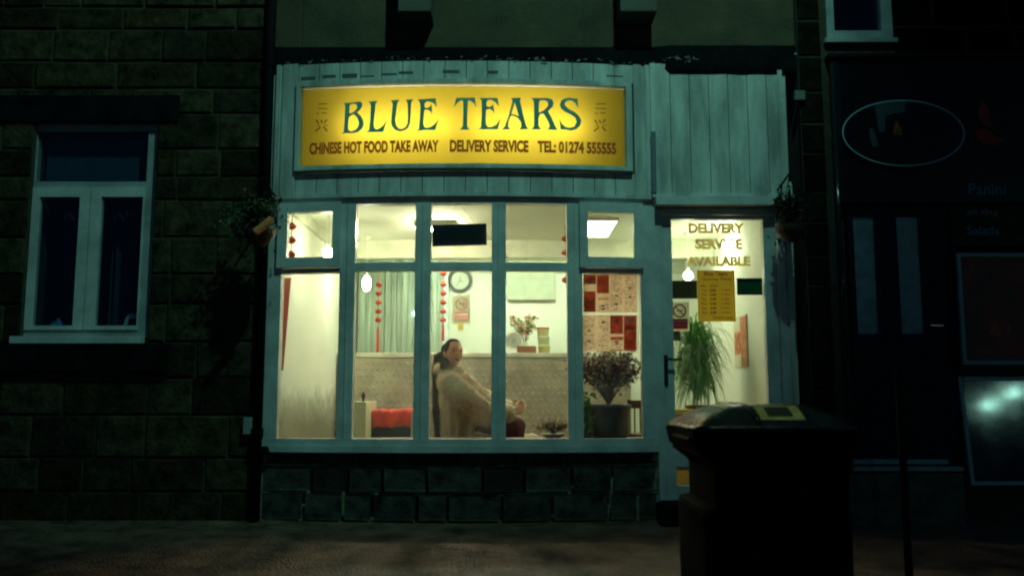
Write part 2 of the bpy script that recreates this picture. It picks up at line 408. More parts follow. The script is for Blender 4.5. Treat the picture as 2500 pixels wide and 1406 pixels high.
# ------------------------------------------------------------------ takeaway building
shop = thing('takeaway_shop', 'two storey stone takeaway with white timber fascia, bow window and glazed door', 'building', (.2, 0, 0))
xS0, xS1 = P(650, 300).x, P(1932, 300).x
zFb, zFt, zLt = Z(482), Z(150), P(1250, 113, -.03).z
# upper wall: big smooth ashlar
bm = NB()
slab(bm, xe+.004, xS1+.06, zFt-.0, 6.2, .03, .33, [], 1)
lay = bm.loops.layers.color.new('tone')
for f in bm.faces:
    for l in f.loops: l[lay] = (1, 1, 1, 1)
stones(bm, xe+.004, P(735, 60).x, zLt-.1, 6.2, .03, [], (.5, .6), (.5, .9), seed=3, gap=.006, out=.006, dark=(.8, 1.1))
stones(bm, P(735, 60).x, xS1+.06, zLt-.1, 6.2, .03, [], (.62, .7), (1.3, 2.2), seed=8, gap=.006, out=.006, dark=(.85, 1.1))
M['render2'] = mat('upper_ashlar', (.085, .066, .034), .9, var=.3, scale=2.6, bump=.7, bscale=38, attr='tone')
obj('wall', bm, ['render2', 'mortar'], shop)
for a, b in ((972, 1052), (1514, 1604)):
    q = lrect(a, b, -30, 28, -.24); bm = NB(); box(bm, q[0], q[1], -.24, .03, q[2], q[3]+.3, bev=.008)
    obj('corbel', bm, mat('pale_corbel', (.10, .10, .08), .85, bump=.4), shop)
# ledge with lead flashing
bm = NB(); n = 60
lz0, lz1 = zFt-.09, zLt
prev = None
for i in range(n+1):
    x = xS0-.03+(xS1-xS0+.06)*i/n; yb = -.028-.035*max(0, min(1, (x-P(1600, 150).x)/.1)); zz = lz0+.012*noise.noise(Vector((x*6, 3, 0)))
    cur = [bm.verts.new(p) for p in ((x, yb+.004*noise.noise(Vector((x*9, 0, 0))), zz+.01), (x, yb-.012, lz0+.05), (x, yb-.004, lz1-.01), (x, yb+.02, lz1), (x, .05, lz1+.02), (x, .05, zz))]
    if prev:
        for j in range(6): bm.faces.new((prev[j], prev[(j+1)%6], cur[(j+1)%6], cur[j]))
    else: bm.faces.new(cur)
    prev = cur
bm.faces.new(prev[::-1]); obj('flashing', bm, 'lead', shop)
bm = NB(); rnd = random.Random(4)                # paint flakes hanging off the flashing
for i in range(150):
    x = rnd.uniform(P(700, 150).x, P(1600, 150).x) if i < 120 else rnd.uniform(P(1600, 130).x, P(1700, 130).x)
    z = (zFt+.005 if i < 120 else zFt+.03)+rnd.uniform(-.02, .02); s = rnd.uniform(.008, .035); y = bow(x)-.038 if i < 120 else -.075
    vv = [bm.verts.new((x+rnd.uniform(-s, s), y-rnd.uniform(0, .006), z+rnd.uniform(-.4, .4)*s)) for _ in range(3)]
    v4 = bm.verts.new((x, y+.008, z)); bm.faces.new(vv)
    for k in range(3): bm.faces.new((vv[k], vv[(k+1)%3], v4))
obj('flaking_paint', bm, 'flake', shop, kind='stuff')
# fascia boards with the sign opening left free
sx0, sx1 = X(738, 300), X(1525, 300); sz0, sz1 = Z(405), Z(213)
fx0, fx1 = X(680, 300), X(1575, 300)
bm = NB(); x = fx0; wpl = .158
while x < fx1-.01:
    xe2 = min(x+wpl, fx1); g = .003
    for a, b in ((zFb+.03, Z(421)), (Z(197), zFt-.01)):
        bbar(bm, x+g, xe2-g, a, b, -.035, -.018, 2)
    if xe2 <= sx0+.02 or x >= sx1-.02: bbar(bm, x+g, xe2-g, Z(421)+.001, Z(197)-.001, -.035, -.018, 2)
    x = xe2
bbar(bm, fx0, fx1, zFb+.03, Z(421), -.018, .0, mi=1); bbar(bm, fx0, fx1, Z(197), zFt-.01, -.018, 0, mi=1)
bbar(bm, fx0, sx0, Z(421)+.001, Z(197)-.001, -.018, 0, mi=1); bbar(bm, sx1, fx1, Z(421)+.001, Z(197)-.001, -.018, 0, mi=1)
obj('fascia_board', bm, ['clad', 'joint'], shop)
bm = NB()
for a, b in ((676, 686), (692, 727), (1546, 1564), (1574, 1592)):
    bbar(bm, X(a, 300), X(b, 300), zFb+.02, zFt-.005, -.05, -.03, 2)
bbar(bm, fx0-.01, fx1+.03, zFb, zFb+.028, -.05, 0)
obj('trim', bm, 'clad', shop)
bm = NB()                                           # dark slots along the top boards
for a, b, q0, q1 in ((738, 773, 183, 191), (790, 822, 181, 188), (838, 874, 180, 190), (884, 916, 186, 189), (934, 970, 182, 186), (975, 1010, 178, 184), (1082, 1122, 176, 183), (1190, 1216, 177, 184), (1480, 1520, 180, 183)):
    bm = NB(); bbar(bm, PB(a, 185).x, PB(b, 185).x, Z(q1), Z(q0), -.0375, -.034, 2); obj('dark_slot', bm, 'slot', shop)
# right fascia (flat)
rx0, rx1 = P(1590, 300, -.06).x, P(1912, 300, -.06).x
rz0, rz1 = P(1750, 482, -.06).z, P(1750, 156, -.06).z
bm = NB(); x = rx0
while x < rx1-.01:
    xe2 = min(x+.145, rx1); box(bm, x+.0025, xe2-.0025, -.06, -.045, rz0+.03, rz1); x = xe2
box(bm, rx0, rx1, -.045, .02, rz0+.03, rz1, 1); obj('fascia_board', bm, ['clad', 'joint'], shop)
bm = NB(); box(bm, rx0-.004, rx0+.034, -.072, -.061, rz0+.03, rz1); box(bm, rx1-.034, rx1, -.072, -.061, rz0+.03, rz1)
box(bm, rx0-.004, rx1, -.075, .0, rz0, rz0+.029); obj('trim', bm, 'clad', shop)
bm = NB(); q = lrect(1590, 1602, 322, 470, -.08); box(bm, q[0], q[1], -.085, -.0725, q[2], q[3]); obj('conduit', bm, mat('grey_conduit', (.16, .19, .2), .5), shop)
# plinth wall under the window
zS = Z(1104); bm = NB()
n0 = len(bm.verts)
stones(bm, 0, XR-XL+.03, GZ-.3, zS, 0, [], (.16, .22), (.2, .42), seed=21, gap=.022, out=-.006, dark=(.5, 1.6), courses=[.3, .20, .19])
slab(bm, 0, XR-XL+.03, GZ-.3, zS, .001, .2, [])
for v in bm.verts:
    v.co.x += XL; v.co.y += bow(v.co.x)+.004 if v.co.y < .1 else 0
obj('plinth', bm, ['pstone', 'pmortar'], shop)
# ------ bow window
zsill, zg0, zg1, zt0, zt1, zh = Z(1104), Z(1073), Z(662), Z(660), Z(642), Z(496)
bm = NB()
bbar(bm, XL-.0, XR+.005, Z(1090), Z(1075)+.012, -.035, .06)               # bottom rail
bbar(bm, X(828), X(1422), Z(661), Z(641), -.025, .05)                     # transom
bbar(bm, XL, XR, Z(497), zFb-.001, -.02, .07)                             # head
cols = [(650, 685), (828, 865), (1012, 1050), (1200, 1235), (1385, 1422), (1565, 1602)]
zA, zB = Z(1075)+.013, Z(497)-.001
for k, (a, b) in enumerate(cols):
    bbar(bm, X(a), X(b), zA, zB, -.028, .06, 2)
    if 0 < k < 5:
        m_ = (X(a)+X(b))/2; bbar(bm, m_-.004, m_+.004, zA, zB, -.036, -.0285, 1)
wnd = obj('window', bm, 'upvc', shop)
bm = NB(); bbar(bm, XL+.02, XR-.0, zsill, Z(1090)-.002, -.05, .08); obj('sill', bm, 'upvc', wnd)
bm = NB(); bbar(bm, XL+.005, XR-.005, Z(1074)-.03, Z(1074)-.004, .065, .50); obj('inner_sill', bm, 'wood', wnd)
gl_x = [(685, 828), (865, 1012), (1050, 1200), (1235, 1385), (1422, 1565)]
for k, (a, b) in enumerate(gl_x):
    bm = NB(); bbar(bm, X(a), X(b), Z(1075)+.013, Z(661) if 0 < k < 4 else Z(664), 0, .006, 3); obj('pane', bm, 'glass', wnd)
    bm = NB()
    if 0 < k < 4: bbar(bm, X(a), X(b), Z(641), zB, 0, .006, 3)
    else:
        pa, pb = ((706, 815) if k == 0 else (1434, 1545)); xa, xb = X(pa, 570), X(pb, 570)
        ox = (X(682, 570), X(834, 570)) if k == 0 else (X(1414, 570), X(1568, 570))
        s = NB(); zo0, zo1, zi0, zi1 = Z(652), Z(493), Z(627), Z(517)
        bbar(s, ox[0], xa, zo0, zo1, -.06, .0, 2); bbar(s, xb, ox[1], zo0, zo1, -.06, .0, 2)
        bbar(s, xa, xb, zo0, zi0, -.06, 0, 2); bbar(s, xa, xb, zi1, zo1, -.06, 0, 2)
        obj('sash', s, 'upvc', wnd); bbar(bm, xa, xb, zi0, zi1, -.03, -.024, 2)
        r_ = NB(); bbar(r_, X(685), X(828), Z(664), zo0-.003, -.02, .05, 2) if k == 0 else bbar(r_, X(1422), X(1565), Z(664), zo0-.003, -.02, .05, 2)
        obj('transom', r_, 'upvc', wnd)
    obj('pane', bm, 'glass', wnd)
# ------ door
dx0, dx1 = X(1602), P(1900, 800, .02).x
fr_x = P(1932, 800).x
zdt = P(1750, 530, .02).z
bm = NB(); box(bm, XR+.007, rx1, -.11, -.031, P(1750, 500, -.1).z, rz0-.001)
obj('door_hood', bm, 'upvc', shop)
bm = NB(); box(bm, dx1+.005, fr_x, -.02, .09, 0, zdt+.10); box(bm, XR+.007, dx1+.004, -.01, .09, zdt+.012, zdt+.10)
box(bm, XR+.007, P(1612, 600).x+.01, -.01, .09, 0, zdt+.011)
box(bm, XR+.007, rx1, -.02, .09, zdt+.101, rz0-.001)
obj('door_frame', bm, 'upvc', shop)
ddx0, ddx1 = P(1612, 600).x+.013, dx1
dg0, dg1 = P(1640, 700, .03).x, P(1868, 800, .03).x
zgt, zgb, zl1, zl0 = P(1750, 537, .03).z, P(1750, 1030, .03).z, P(1750, 1138, .03).z, P(1750, 1184, .03).z
bm = NB()
box(bm, ddx0, dg0, .0, .06, .0, zdt+.008); box(bm, dg1, ddx1, .0, .06, .0, zdt+.008)
box(bm, dg0, dg1, .0, .06, zgt, zdt+.008); box(bm, dg0, dg1, .0, .06, zl1, zgb); box(bm, dg0, dg1, 0, .06, 0, zl0)
door = obj('door', bm, 'upvc', shop)
bm = NB(); box(bm, dg0, dg1, .028, .034, zgb, zgt); obj('pane', bm, 'dglass', door)
bm = NB(); box(bm, dg0, dg1, .028, .034, zl0, zl1); obj('pane', bm, 'dglass', door)
bm = NB(); c = P(1626, 900, -.01); box(bm, c.x-.016, c.x+.016, -.012, .0, c.z-.12, c.z+.1, bev=.004)
c2 = P(1628, 877, -.01); tube(bm, [(c2.x, -.01, c2.z), (c2.x, -.05, c2.z), (c2.x+.02, -.055, c2.z), (c2.x+.10, -.055, c2.z-.004)], .009, 8); ball(bm, (c2.x, -.014, c.z-.07), .009)
obj('handle', bm, mat('dark_handle', (.08, .09, .1), .3, metal=.8), door)
bm = NB(); a, b = P(1626, 1212, -.2), P(1950, 1212, -.2); box(bm, XR-.02, b.x, -.22, .2, GZ-.3, -.012, bev=.01); obj('door_step', bm, 'blackstone', shop)
# left and right edge posts, roof of the shop unit
bm = NB(); box(bm, P(653, 300).x, X(676, 300)-.002, -.03, .05, zFb-.02, zFt); obj('corner_post', bm, 'clad', shop); bm = NB(); box(bm, rx1+.003, rx1+.03, -.05, .05, 0, rz1); obj('corner_post', bm, 'clad', shop)
# ------ interior shell
ZC = 2.30; xl, xr, YB = -1.80, 2.02, 3.75
bm = NB(); box(bm, xl-.1, xr+.1, .09, YB+.1, -.1, -.0); obj('shop_floor', bm, 'floor', shop)
bm = NB(); box(bm, xl-.1, xr+.1, .075, YB+.1, ZC, ZC+.05); box(bm, xl-.1, xr+.1, .075, .12, zFb+.01, ZC); obj('shop_ceiling', bm, 'ceil', shop)
bm = NB(); box(bm, xl-.1, xl, .08, YB, 0, ZC); box(bm, xr, xr+.1, .10, YB, 0, ZC); box(bm, xl, xr, YB, YB+.1, 0, ZC)
box(bm, xl, XR+.005, .14, .2, 0, Z(1074)-.031)
obj('interior_wall', bm, 'cream', shop)
bm = NB(); box(bm, xl, xr, YB-.03, YB, ZC-.14, ZC-.001); box(bm, xl, xl+.03, .12, YB-.03, ZC-.10, ZC-.001); box(bm, xl+.031, xr, 2.30, 2.36, P(1297, 629, 2.3).z, ZC-.002); obj('coving', bm, mat('coving_paint', (.6, .62, .47), .7), shop)

# ------------------------------------------------------------------ lightbox sign
sign = thing('lightbox_sign', 'long yellow backlit sign reading BLUE TEARS over the bow window', 'sign', (XC, -.1, sz0))
bm = NB(); q0, q1, p0, p1 = Z(416), Z(200), X(727, 300), X(1540, 300)
bbar(bm, p0, p1, q0, sz0-.004, -.075, -.036); bbar(bm, p0, p1, sz1+.006, q1, -.075, -.036)
bbar(bm, p0, sx0-.001, sz0-.003, sz1+.005, -.075, -.036, 2); bbar(bm, sx1+.001, p1, sz0-.003, sz1+.005, -.075, -.036, 2)
obj('sign_frame', bm, 'clad', sign)
bm = NB(); bbar(bm, p0-.0, p1, q0-.012, q0-.001, -.07, -.036); obj('drip_strip', bm, 'joint', sign)
PF = -.030
bm = NB(); bbar(bm, sx0+.008, sx1-.008, sz0+.012, sz1-.004, PF, PF+.004, 40)
M['panel'] = bpy.data.materials.new('yellow_acrylic'); m = M['panel']; m.use_nodes = True; nt = m.node_tree; nt.nodes.clear()
tl = nn(nt, 'ShaderNodeBsdfTranslucent'); tl.inputs[0].default_value = (.86, .73, .22, 1)
gls = nn(nt, 'ShaderNodeBsdfGlossy'); gls.inputs['Roughness'].default_value = .2
mx = nn(nt, 'ShaderNodeMixShader'); mx.inputs[0].default_value = .03; o_ = nn(nt, 'ShaderNodeOutputMaterial')
nt.links.new(tl.outputs[0], mx.inputs[1]); nt.links.new(gls.outputs[0], mx.inputs[2]); nt.links.new(mx.outputs[0], o_.inputs[0])
obj('panel', bm, 'panel', sign)
bm = NB(); bbar(bm, sx0, sx1, sz0-.003, sz0+.011, PF-.004, PF+.002, 30); bbar(bm, sx0, sx0+.007, sz0+.0115, sz1, PF-.004, PF+.002, 1); bbar(bm, sx1-.007, sx1, sz0+.0115, sz1, PF-.004, PF+.002, 1)
obj('edge_strip', bm, mat('pale_acrylic', (.75, .85, .6), .3, trans=.75), sign)
bm = NB(); DB = .20
bbar(bm, sx0-.02, sx1+.02, sz0-.03, sz1+.03, PF+DB, PF+DB+.01)
bbar(bm, sx0-.02, sx1+.02, sz0-.03, sz0-.02, PF+.006, PF+DB-.001); bbar(bm, sx0-.02, sx1+.02, sz1+.02, sz1+.03, PF+.006, PF+DB-.001)
bbar(bm, sx0-.02, sx0-.012, sz0-.019, sz1+.019, PF+.006, PF+DB-.001, 1); bbar(bm, sx1+.012, sx1+.02, sz0-.019, sz1+.019, PF+.006, PF+DB-.001, 1)
obj('light_box', bm, mat('box_white', (.8, .8, .78), .7, var=.03), sign)
M['tube'] = emat('fluorescent_tube', (1, .98, .72), 12.5)
tz = (sz0+sz1)/2-.0
for a, b in ((842, 1105), (1150, 1420)):
    bm = NB(); xa, xb = X(a, 300), X(b, 300); n = 8
    tube(bm, [(xa+(xb-xa)*i/n, bow(xa+(xb-xa)*i/n)+PF+.125, tz) for i in range(n+1)], .013, 10); obj('tube_light', bm, 'tube', sign)
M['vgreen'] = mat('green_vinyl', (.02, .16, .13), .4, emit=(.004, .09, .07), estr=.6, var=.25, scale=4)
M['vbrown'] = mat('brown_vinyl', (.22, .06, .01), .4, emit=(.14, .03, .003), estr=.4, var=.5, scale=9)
def onsign(off): return lambda x, z: Vector((x, bow(x)+PF-off, z))
GL = {'a': (820, 230, 2500/310), 'b': (1100, 230, 2500/330)}
G = [('a', [[(105,785),(150,750),(165,600),(185,240),(178,215),(150,185),(300,170),(470,150),(505,162),(522,190),(520,240),(480,310),(415,365),(490,430),(540,520),(550,610),(510,690),(430,750),(330,775),(215,770)],[(270,235),(290,205),(340,193),(390,200),(420,230),(415,290),(350,350),(265,390)],[(255,460),(290,430),(350,400),(420,460),(455,560),(440,640),(380,710),(300,735),(245,710),(240,600)]]),
('a', [[(600,755),(650,710),(675,500),(690,230),(675,185),(635,150),(825,135),(780,200),(765,400),(745,560),(748,630),(765,680),(800,700),(860,680),(930,620),(1010,500),(935,745),(760,750)]]),
('a', [[(1075,130),(1255,115),(1215,170),(1205,220),(1190,350),(1170,520),(1190,620),(1240,680),(1300,690),(1370,650),(1410,570),(1420,450),(1415,200),(1400,150),(1370,115),(1530,105),(1490,160),(1480,220),(1475,400),(1465,570),(1420,670),(1350,720),(1260,740),(1170,710),(1105,640),(1085,560),(1100,380),(1120,200),(1110,160)]]),
('a', [[(1585,730),(1630,690),(1650,500),(1665,250),(1650,160),(1610,110),(1740,100),(1965,85),(1985,270),(1930,190),(1860,150),(1790,145),(1750,180),(1745,240),(1760,275),(1810,275),(1860,240),(1885,190),(1895,300),(1895,410),(1870,350),(1820,315),(1750,310),(1735,400),(1720,560),(1735,640),(1770,665),(1860,650),(1940,600),(2030,490),(1955,710),(1750,710)]]),
('b', [[(60,250),(105,75),(450,70),(475,260),(430,170),(370,125),(325,125),(310,350),(305,590),(325,630),(360,660),(165,660),(205,630),(225,590),(235,350),(235,130),(190,115),(120,170)]]),
('b', [[(510,655),(560,610),(575,400),(575,130),(560,100),(525,75),(870,75),(895,230),(830,150),(760,110),(690,115),(665,150),(665,225),(700,240),(750,230),(785,190),(800,260),(815,365),(780,310),(720,275),(660,290),(650,450),(655,560),(690,610),(760,610),(840,570),(930,450),(875,655)]]),
('b', [[(945,660),(1000,600),(1080,380),(1145,130),(1120,75),(1300,70),(1285,130),(1340,370),(1400,590),(1440,650),(1265,655),(1310,600),(1300,520),(1240,440),(1170,405),(1110,410),(1075,510),(1065,600),(1105,655)],[(1190,150),(1260,410),(1190,380),(1125,370)]]),
('b', [[(1490,655),(1540,600),(1545,400),(1540,150),(1525,110),(1485,75),(1800,75),(1880,100),(1905,170),(1885,240),(1800,320),(1870,440),(1940,600),(1980,665),(1790,660),(1835,600),(1810,520),(1720,360),(1650,380),(1630,450),(1630,590),(1680,655)],[(1635,150),(1660,120),(1740,115),(1800,150),(1805,220),(1730,300),(1635,345)]]),
('b', [[(2350,85),(2360,260),(2310,170),(2240,120),(2170,120),(2115,160),(2120,220),(2190,280),(2290,330),(2380,410),(2420,490),(2400,580),(2330,650),(2230,680),(2130,660),(2035,655),(2010,450),(2060,550),(2130,610),(2210,625),(2290,600),(2330,520),(2310,440),(2230,385),(2120,330),(2045,270),(2020,200),(2050,120),(2120,80),(2200,70),(2290,85)]])]
bm = NB()
for key, loops in G:
    ox, oy, s = GL[key]
    poly(bm, loops, lambda x, y: PB(ox+x/s, oy+y/s, PF-.003))
obj('shop_name', bm, 'vgreen', sign)
ms = []
zt_a, zt_b = PB(1125, 342, PF).z, PB(1125, 372, PF).z
for body, a, b in (('CHINESE HOT FOOD TAKE AWAY', 758, 1072), ('DELIVERY SERVICE', 1099, 1290), ('TEL: 01274 555555', 1312, 1503)):
    ms.append(text_mesh(body, onsign(.003), PB(a, 358).x, PB(b, 358).x, zt_b, zt_a, .048))
[obj('small_lettering', x_, 'vbrown', sign) for x_ in ms]
def stroke(bm, pts, wd, fn):
    for i in range(len(pts)-1):
        (x0, y0), (x1, y1) = pts[i], pts[i+1]; L = math.hypot(x1-x0, y1-y0); nx, ny = -(y1-y0)/L*wd/2, (x1-x0)/L*wd/2
        e = .0002*(len(bm.faces) % 7)
        vv = [bm.verts.new(fn(x, y)+Vector((0, -e, 0))) for x, y in ((x0+nx, y0+ny), (x1+nx, y1+ny), (x1-nx, y1-ny), (x0-nx, y0-ny))]
        bm.faces.new(vv)
for cx in (786, 1466):
    bm = NB()
    for pts in (([(-14,-14),(-8,-4)], 3.2), ([(-3,-13),(1,-6)], 3.2), ([(12,-15),(5,-6)], 2.6), ([(-16,14),(-4,4)], 3.2), ([(4,3),(13,14)], 3.4), ([(6,-1),(14,0)], 1.6), ([(-12,1),(-5,0)], 2), ([(-14,-30),(-6,-29)], 2), ([(-1,-31),(12,-30)], 2), ([(-12,-42),(13,-41)], 1.8), ([(-10,-52),(12,-53)], 2)):
        stroke(bm, [(cx+x, 307+y) for x, y in pts[0]], pts[1], lambda x, y: PB(x, y, PF-.003))
    obj('painted_motif', bm, 'vbrown', sign)

# ------------------------------------------------------------------ interior things
# ceiling lights and pendants
M['bulb'] = emat('lit_bulb', (1, 1, .70), 70); M['bulb2'] = emat('bright_bulb', (.94, 1, .70), 115)
M['ctube'] = emat('hidden_fill_tube', (.84, 1, .76), 85)
def pendant(px, py, Y, label, sx=1., r=.045, bm_='bulb'):
    c = P(px, py, Y); t = thing('pendant_light', label, 'pendant light', c, 'bare pendant lights inside the takeaway')
    b = NB(); tube(b, [(c.x, c.y, ZC-.002), (c.x, c.y, c.z+r*sx+.03)], .003, 6); tube(b, [(c.x, c.y, c.z+r*sx+.03), (c.x, c.y, c.z+r*sx-.006)], .012, 10); tube(b, [(c.x, c.y, ZC-.002), (c.x, c.y, ZC-.03)], [.035, .02], 14)
    obj('cord', b, 'white', t); b = NB(); ball(b, c, r, (1, 1, sx), 16); obj('bulb', b, bm_, t, smooth=True)
pendant(800, 617, .9, 'glowing round pendant bulb showing in the lower corner of the top left sash')
pendant(895, 692, 2.1, 'tall glowing pendant lamp in the second window bay from the left', 1.9, .04)
pendant(1680, 673, 1.9, 'round glowing pendant bulb low in the left of the shop door pane', 1, .042, 'bulb2')
pendant(1775, 603, 1.5, 'tall glowing pendant lamp behind the SERVICE lettering of the door', 1.8, .042, 'bulb2')
t = thing('tube_ceiling_light', 'white tube light on the ceiling above the small black hanging board', 'ceiling light', (-.7, 1.4, ZC))
bm = NB(); box(bm, -.88, -.51, 1.35, 1.45, ZC-.05, ZC-.001, bev=.004); obj('fitting', bm, 'white', t)
bm = NB(); tube(bm, [(-.87, 1.40, ZC-.07), (-.52, 1.40, ZC-.07)], .014, 10); obj('tube', bm, emat('front_tube', (1, .90, .66), 400), t)
t = thing('tube_ceiling_light', 'added ceiling tube, unseen behind the bulkhead, brightening the back wall over the counter', 'ceiling light', (-.1, 2.75, ZC))  # unseen tube added to light the back wall
bm = NB(); box(bm, -1.2, 1.0, 2.75, 2.83, ZC-.03, ZC-.001, bev=.004); obj('fitting', bm, 'white', t)
bm = NB(); tube(bm, [(-1.18, 2.79, ZC-.05), (.98, 2.79, ZC-.05)], .014, 10); obj('tube', bm, 'ctube', t)
t = thing('panel_light', 'pale square ceiling panel light seen through the top right sash', 'ceiling light', (.75, 1.6, ZC))
a = P(1437, 533, 1.25); x0, x1, y0, y1 = .66, .93, 1.2, 2.0
bm = NB(); box(bm, x0-.02, x1+.02, y0-.02, y0, ZC-.03, ZC-.001); box(bm, x0-.02, x1+.02, y1, y1+.02, ZC-.03, ZC-.001); box(bm, x0-.02, x0, y0, y1, ZC-.03, ZC-.001); box(bm, x1, x1+.02, y0, y1, ZC-.03, ZC-.001); obj('frame', bm, 'white', t)
bm = NB(); box(bm, x0, x1, y0, y1, ZC-.02, ZC-.002); obj('diffuser', bm, mat('diffuser', (.8, .9, .75), .4, emit=(1, .93, .72), estr=9), t)

# counter with tread-plate front
YC = 2.6; cz = P(950, 861, YC).z; cx0, cx1 = xl+.01, P(1540, 900, YC).x
cnt = thing('serving_counter', 'waist high serving counter clad in raised diamond steel plate', 'counter', (-.3, YC, 0))
bm = NB(); box(bm, cx0, cx1, YC, YC+.5, 0, cz-.05)
z = .08; row = 0
while z < cz-.09:
    x = cx0+.05+(.035 if row % 2 else 0)
    while x < cx1-.03:
        s = 1 if row % 2 else -1; L, W_ = .025, .010; ca, sa = math.cos(R(38*s)), math.sin(R(38*s))
        vv = [bm.verts.new((x+a*ca-b*sa, YC-.0005, z+a*sa+b*ca)) for a, b in ((-L, 0), (0, -W_), (L, 0), (0, W_))]
        tp = [bm.verts.new((x+a*ca-b*sa, YC-.008, z+a*sa+b*ca)) for a, b in ((-L*.55, 0), (0, -W_*.5), (L*.55, 0), (0, W_*.5))]
        bm.faces.new(tp)
        for k in range(4): bm.faces.new((vv[k], vv[(k+1)%4], tp[(k+1)%4], tp[k]))
        x += .066
    z += .062; row += 1
obj('front_panel', bm, 'steel', cnt)
bm = NB(); box(bm, cx0, cx1, YC-.02, YC+.52, cz-.048, cz, bev=.006); obj('counter_top', bm, 'steelcap', cnt)
bm = NB(); a = P(1372/1, 700, YC).x
# strip curtain to the kitchen
t = thing('strip_curtain', 'grey green plastic strip curtain behind the counter, left of the clock', 'strip curtain', (-1.5, YB-.1, 1))
q = lrect(868, 1073, 640, 870, YB-.1); bm = NB(); x = xl+.03; rnd = random.Random(2)
while x < q[1]:
    w_ = rnd.uniform(.05, .085); y = YB-.1+rnd.uniform(-.03, .03); dy = rnd.uniform(-.03, .03)
    vv = [(x, y), (x+w_*.5, y+dy), (x+w_, y+.01)]
    for (xa, ya), (xb, yb) in zip(vv, vv[1:]): box(bm, xa, xb, min(ya, yb)-.002, max(ya, yb)+.002, .3, q[3]+.1)
    x += w_+rnd.uniform(-.004, .012)
obj('strips', bm, 'strip', t)
bm = NB(); box(bm, xl+.01, q[1]+.04, YB-.06, YB-.0, q[3]+.09, q[3]+.14); obj('rail', bm, 'white', t)
bm = NB(); q = lrect(1074, 1093, 665, 870, YB-.1); box(bm, q[0], q[1], YB-.06, YB-.001, 0, q[3]+.06); o = obj('door_jamb', bm, mat('jamb_white', (.78, .9, .85), .5), shop)
# lantern garlands
def garland(px, ys, Y, label, r=.033, tassel=None, top=None):
    p0 = P(px, ys[0], Y); t = thing('lantern_garland', label, 'garland', p0, 'strings of small red paper lanterns')
    b = NB(); zt = P(px, top, Y).z if top else ZC-.005; zb = P(px, ys[-1], Y).z-.03
    tube(b, [(p0.x, Y, zt), (p0.x, Y, zb)], .003, 5); obj('cord', b, 'red', t)
    for y_ in ys:
        c = P(px, y_, Y); b = NB()
        lathe(b, (p0.x, Y, c.z-r*.75), [(r*.4, 0), (r*.85, r*.3), (r*1.15, r*.75), (r*.85, r*1.2), (r*.4, r*1.5)], 14); l = obj('lantern', b, 'lred', t, smooth=False)
        b = NB(); lathe(b, (p0.x, Y, c.z+r*.76), [(r*.42, 0), (r*.42, .006)], 10); obj('lantern_cap', b, 'gold', l)
    if tassel:
        b = NB(); a, e = P(px, tassel[0], Y).z, P(px, tassel[1], Y).z
        for k in range(12):
            an = k*2.4; tube(b, [(p0.x, Y, a), (p0.x+.008*math.cos(an), Y+.008*math.sin(an), a-.03), (p0.x+.012*math.cos(an), Y+.012*math.sin(an), e)], .0035, 5)
        obj('tassel', b, 'red', t)
garland(925, [695, 716, 738, 760, 781], 2.9, 'lantern string ending in a long red tassel over the counter, second bay', tassel=(797, 860), top=655)
garland(1083, [668, 694, 716, 738, 760, 781], 3.0, 'lantern string beside the clock, in front of the white door jamb', tassel=(787, 832))
garland(1380, [547, 583, 617, 684], 1.6, 'lantern string half hidden by the mullion right of the fourth bay')
garland(713, [553, 587, 622], .35, 'short lantern string inside the top left sash')
# red curtain at the left jamb
bm = NB(); q = lrect(690, 708, 678, 905, .16); drape(bm, q[0], q[1], q[2], q[3], .16, .008, .03, .7)
obj('curtain', bm, mat('faded_red', (.42, .10, .07), .8, trans=.4), smooth=True, cat='curtain', label='thin tapering red drape hanging at the left edge of the first bay')
# frosted film with grass blades in the first bay
M['film'] = filmmat('frosted_film', (.20, .14, .055), .62); M['blade'] = filmmat('grass_print', (.55, .62, .40), .5)
bm = NB(); x = X(687); rnd = random.Random(9); xs = []; prev = None
while x < X(827):
    zt = Z(948)+rnd.uniform(-.07, .05); zt = Z(915); cur = [bm.verts.new((x, bow(x)+.009, Z(1074)+.012)), bm.verts.new((x, bow(x)+.009, zt))]
    if prev: bm.faces.new((prev[0], cur[0], cur[1], prev[1]))
    prev = cur; x += rnd.uniform(.006, .016)
nt = M['film'].node_tree; mxs = [n for n in nt.nodes if n.type == 'MIX_SHADER' and n.outputs[0].links[0].to_node.type == 'OUTPUT_MATERIAL'][0]
tc = nn(nt, 'ShaderNodeTexCoord'); sp = nn(nt, 'ShaderNodeSeparateXYZ'); nt.links.new(tc.outputs['Object'], sp.inputs[0])
nz = nn(nt, 'ShaderNodeTexNoise'); nz.inputs['Scale'].default_value = 9; nz.inputs['Detail'].default_value = 6; mp = nn(nt, 'ShaderNodeMapping'); mp.inputs['Scale'].default_value = (3, 1, .8)
nt.links.new(tc.outputs['Object'], mp.inputs[0]); nt.links.new(mp.outputs[0], nz.inputs['Vector'])
ma = nn(nt, 'ShaderNodeMath', operation='MULTIPLY_ADD'); nt.links.new(nz.outputs['Fac'], ma.inputs[0]); ma.inputs[1].default_value = .22; nt.links.new(sp.outputs['Z'], ma.inputs[2])
mr = nn(nt, 'ShaderNodeMapRange', interpolation_type='SMOOTHSTEP'); mr.inputs[1].default_value = Z(925)+.11; mr.inputs[2].default_value = Z(1040)+.11; mr.inputs[3].default_value = 0; mr.inputs[4].default_value = .72
nt.links.new(ma.outputs[0], mr.inputs[0]); nt.links.new(mr.outputs[0], mxs.inputs[0])
film = thing('window_film', 'frosted brown film with grass pattern on the lower first pane', 'window film', (X(757), .01, Z(1073))); obj('film', bm, 'film', film)
bm = NB()
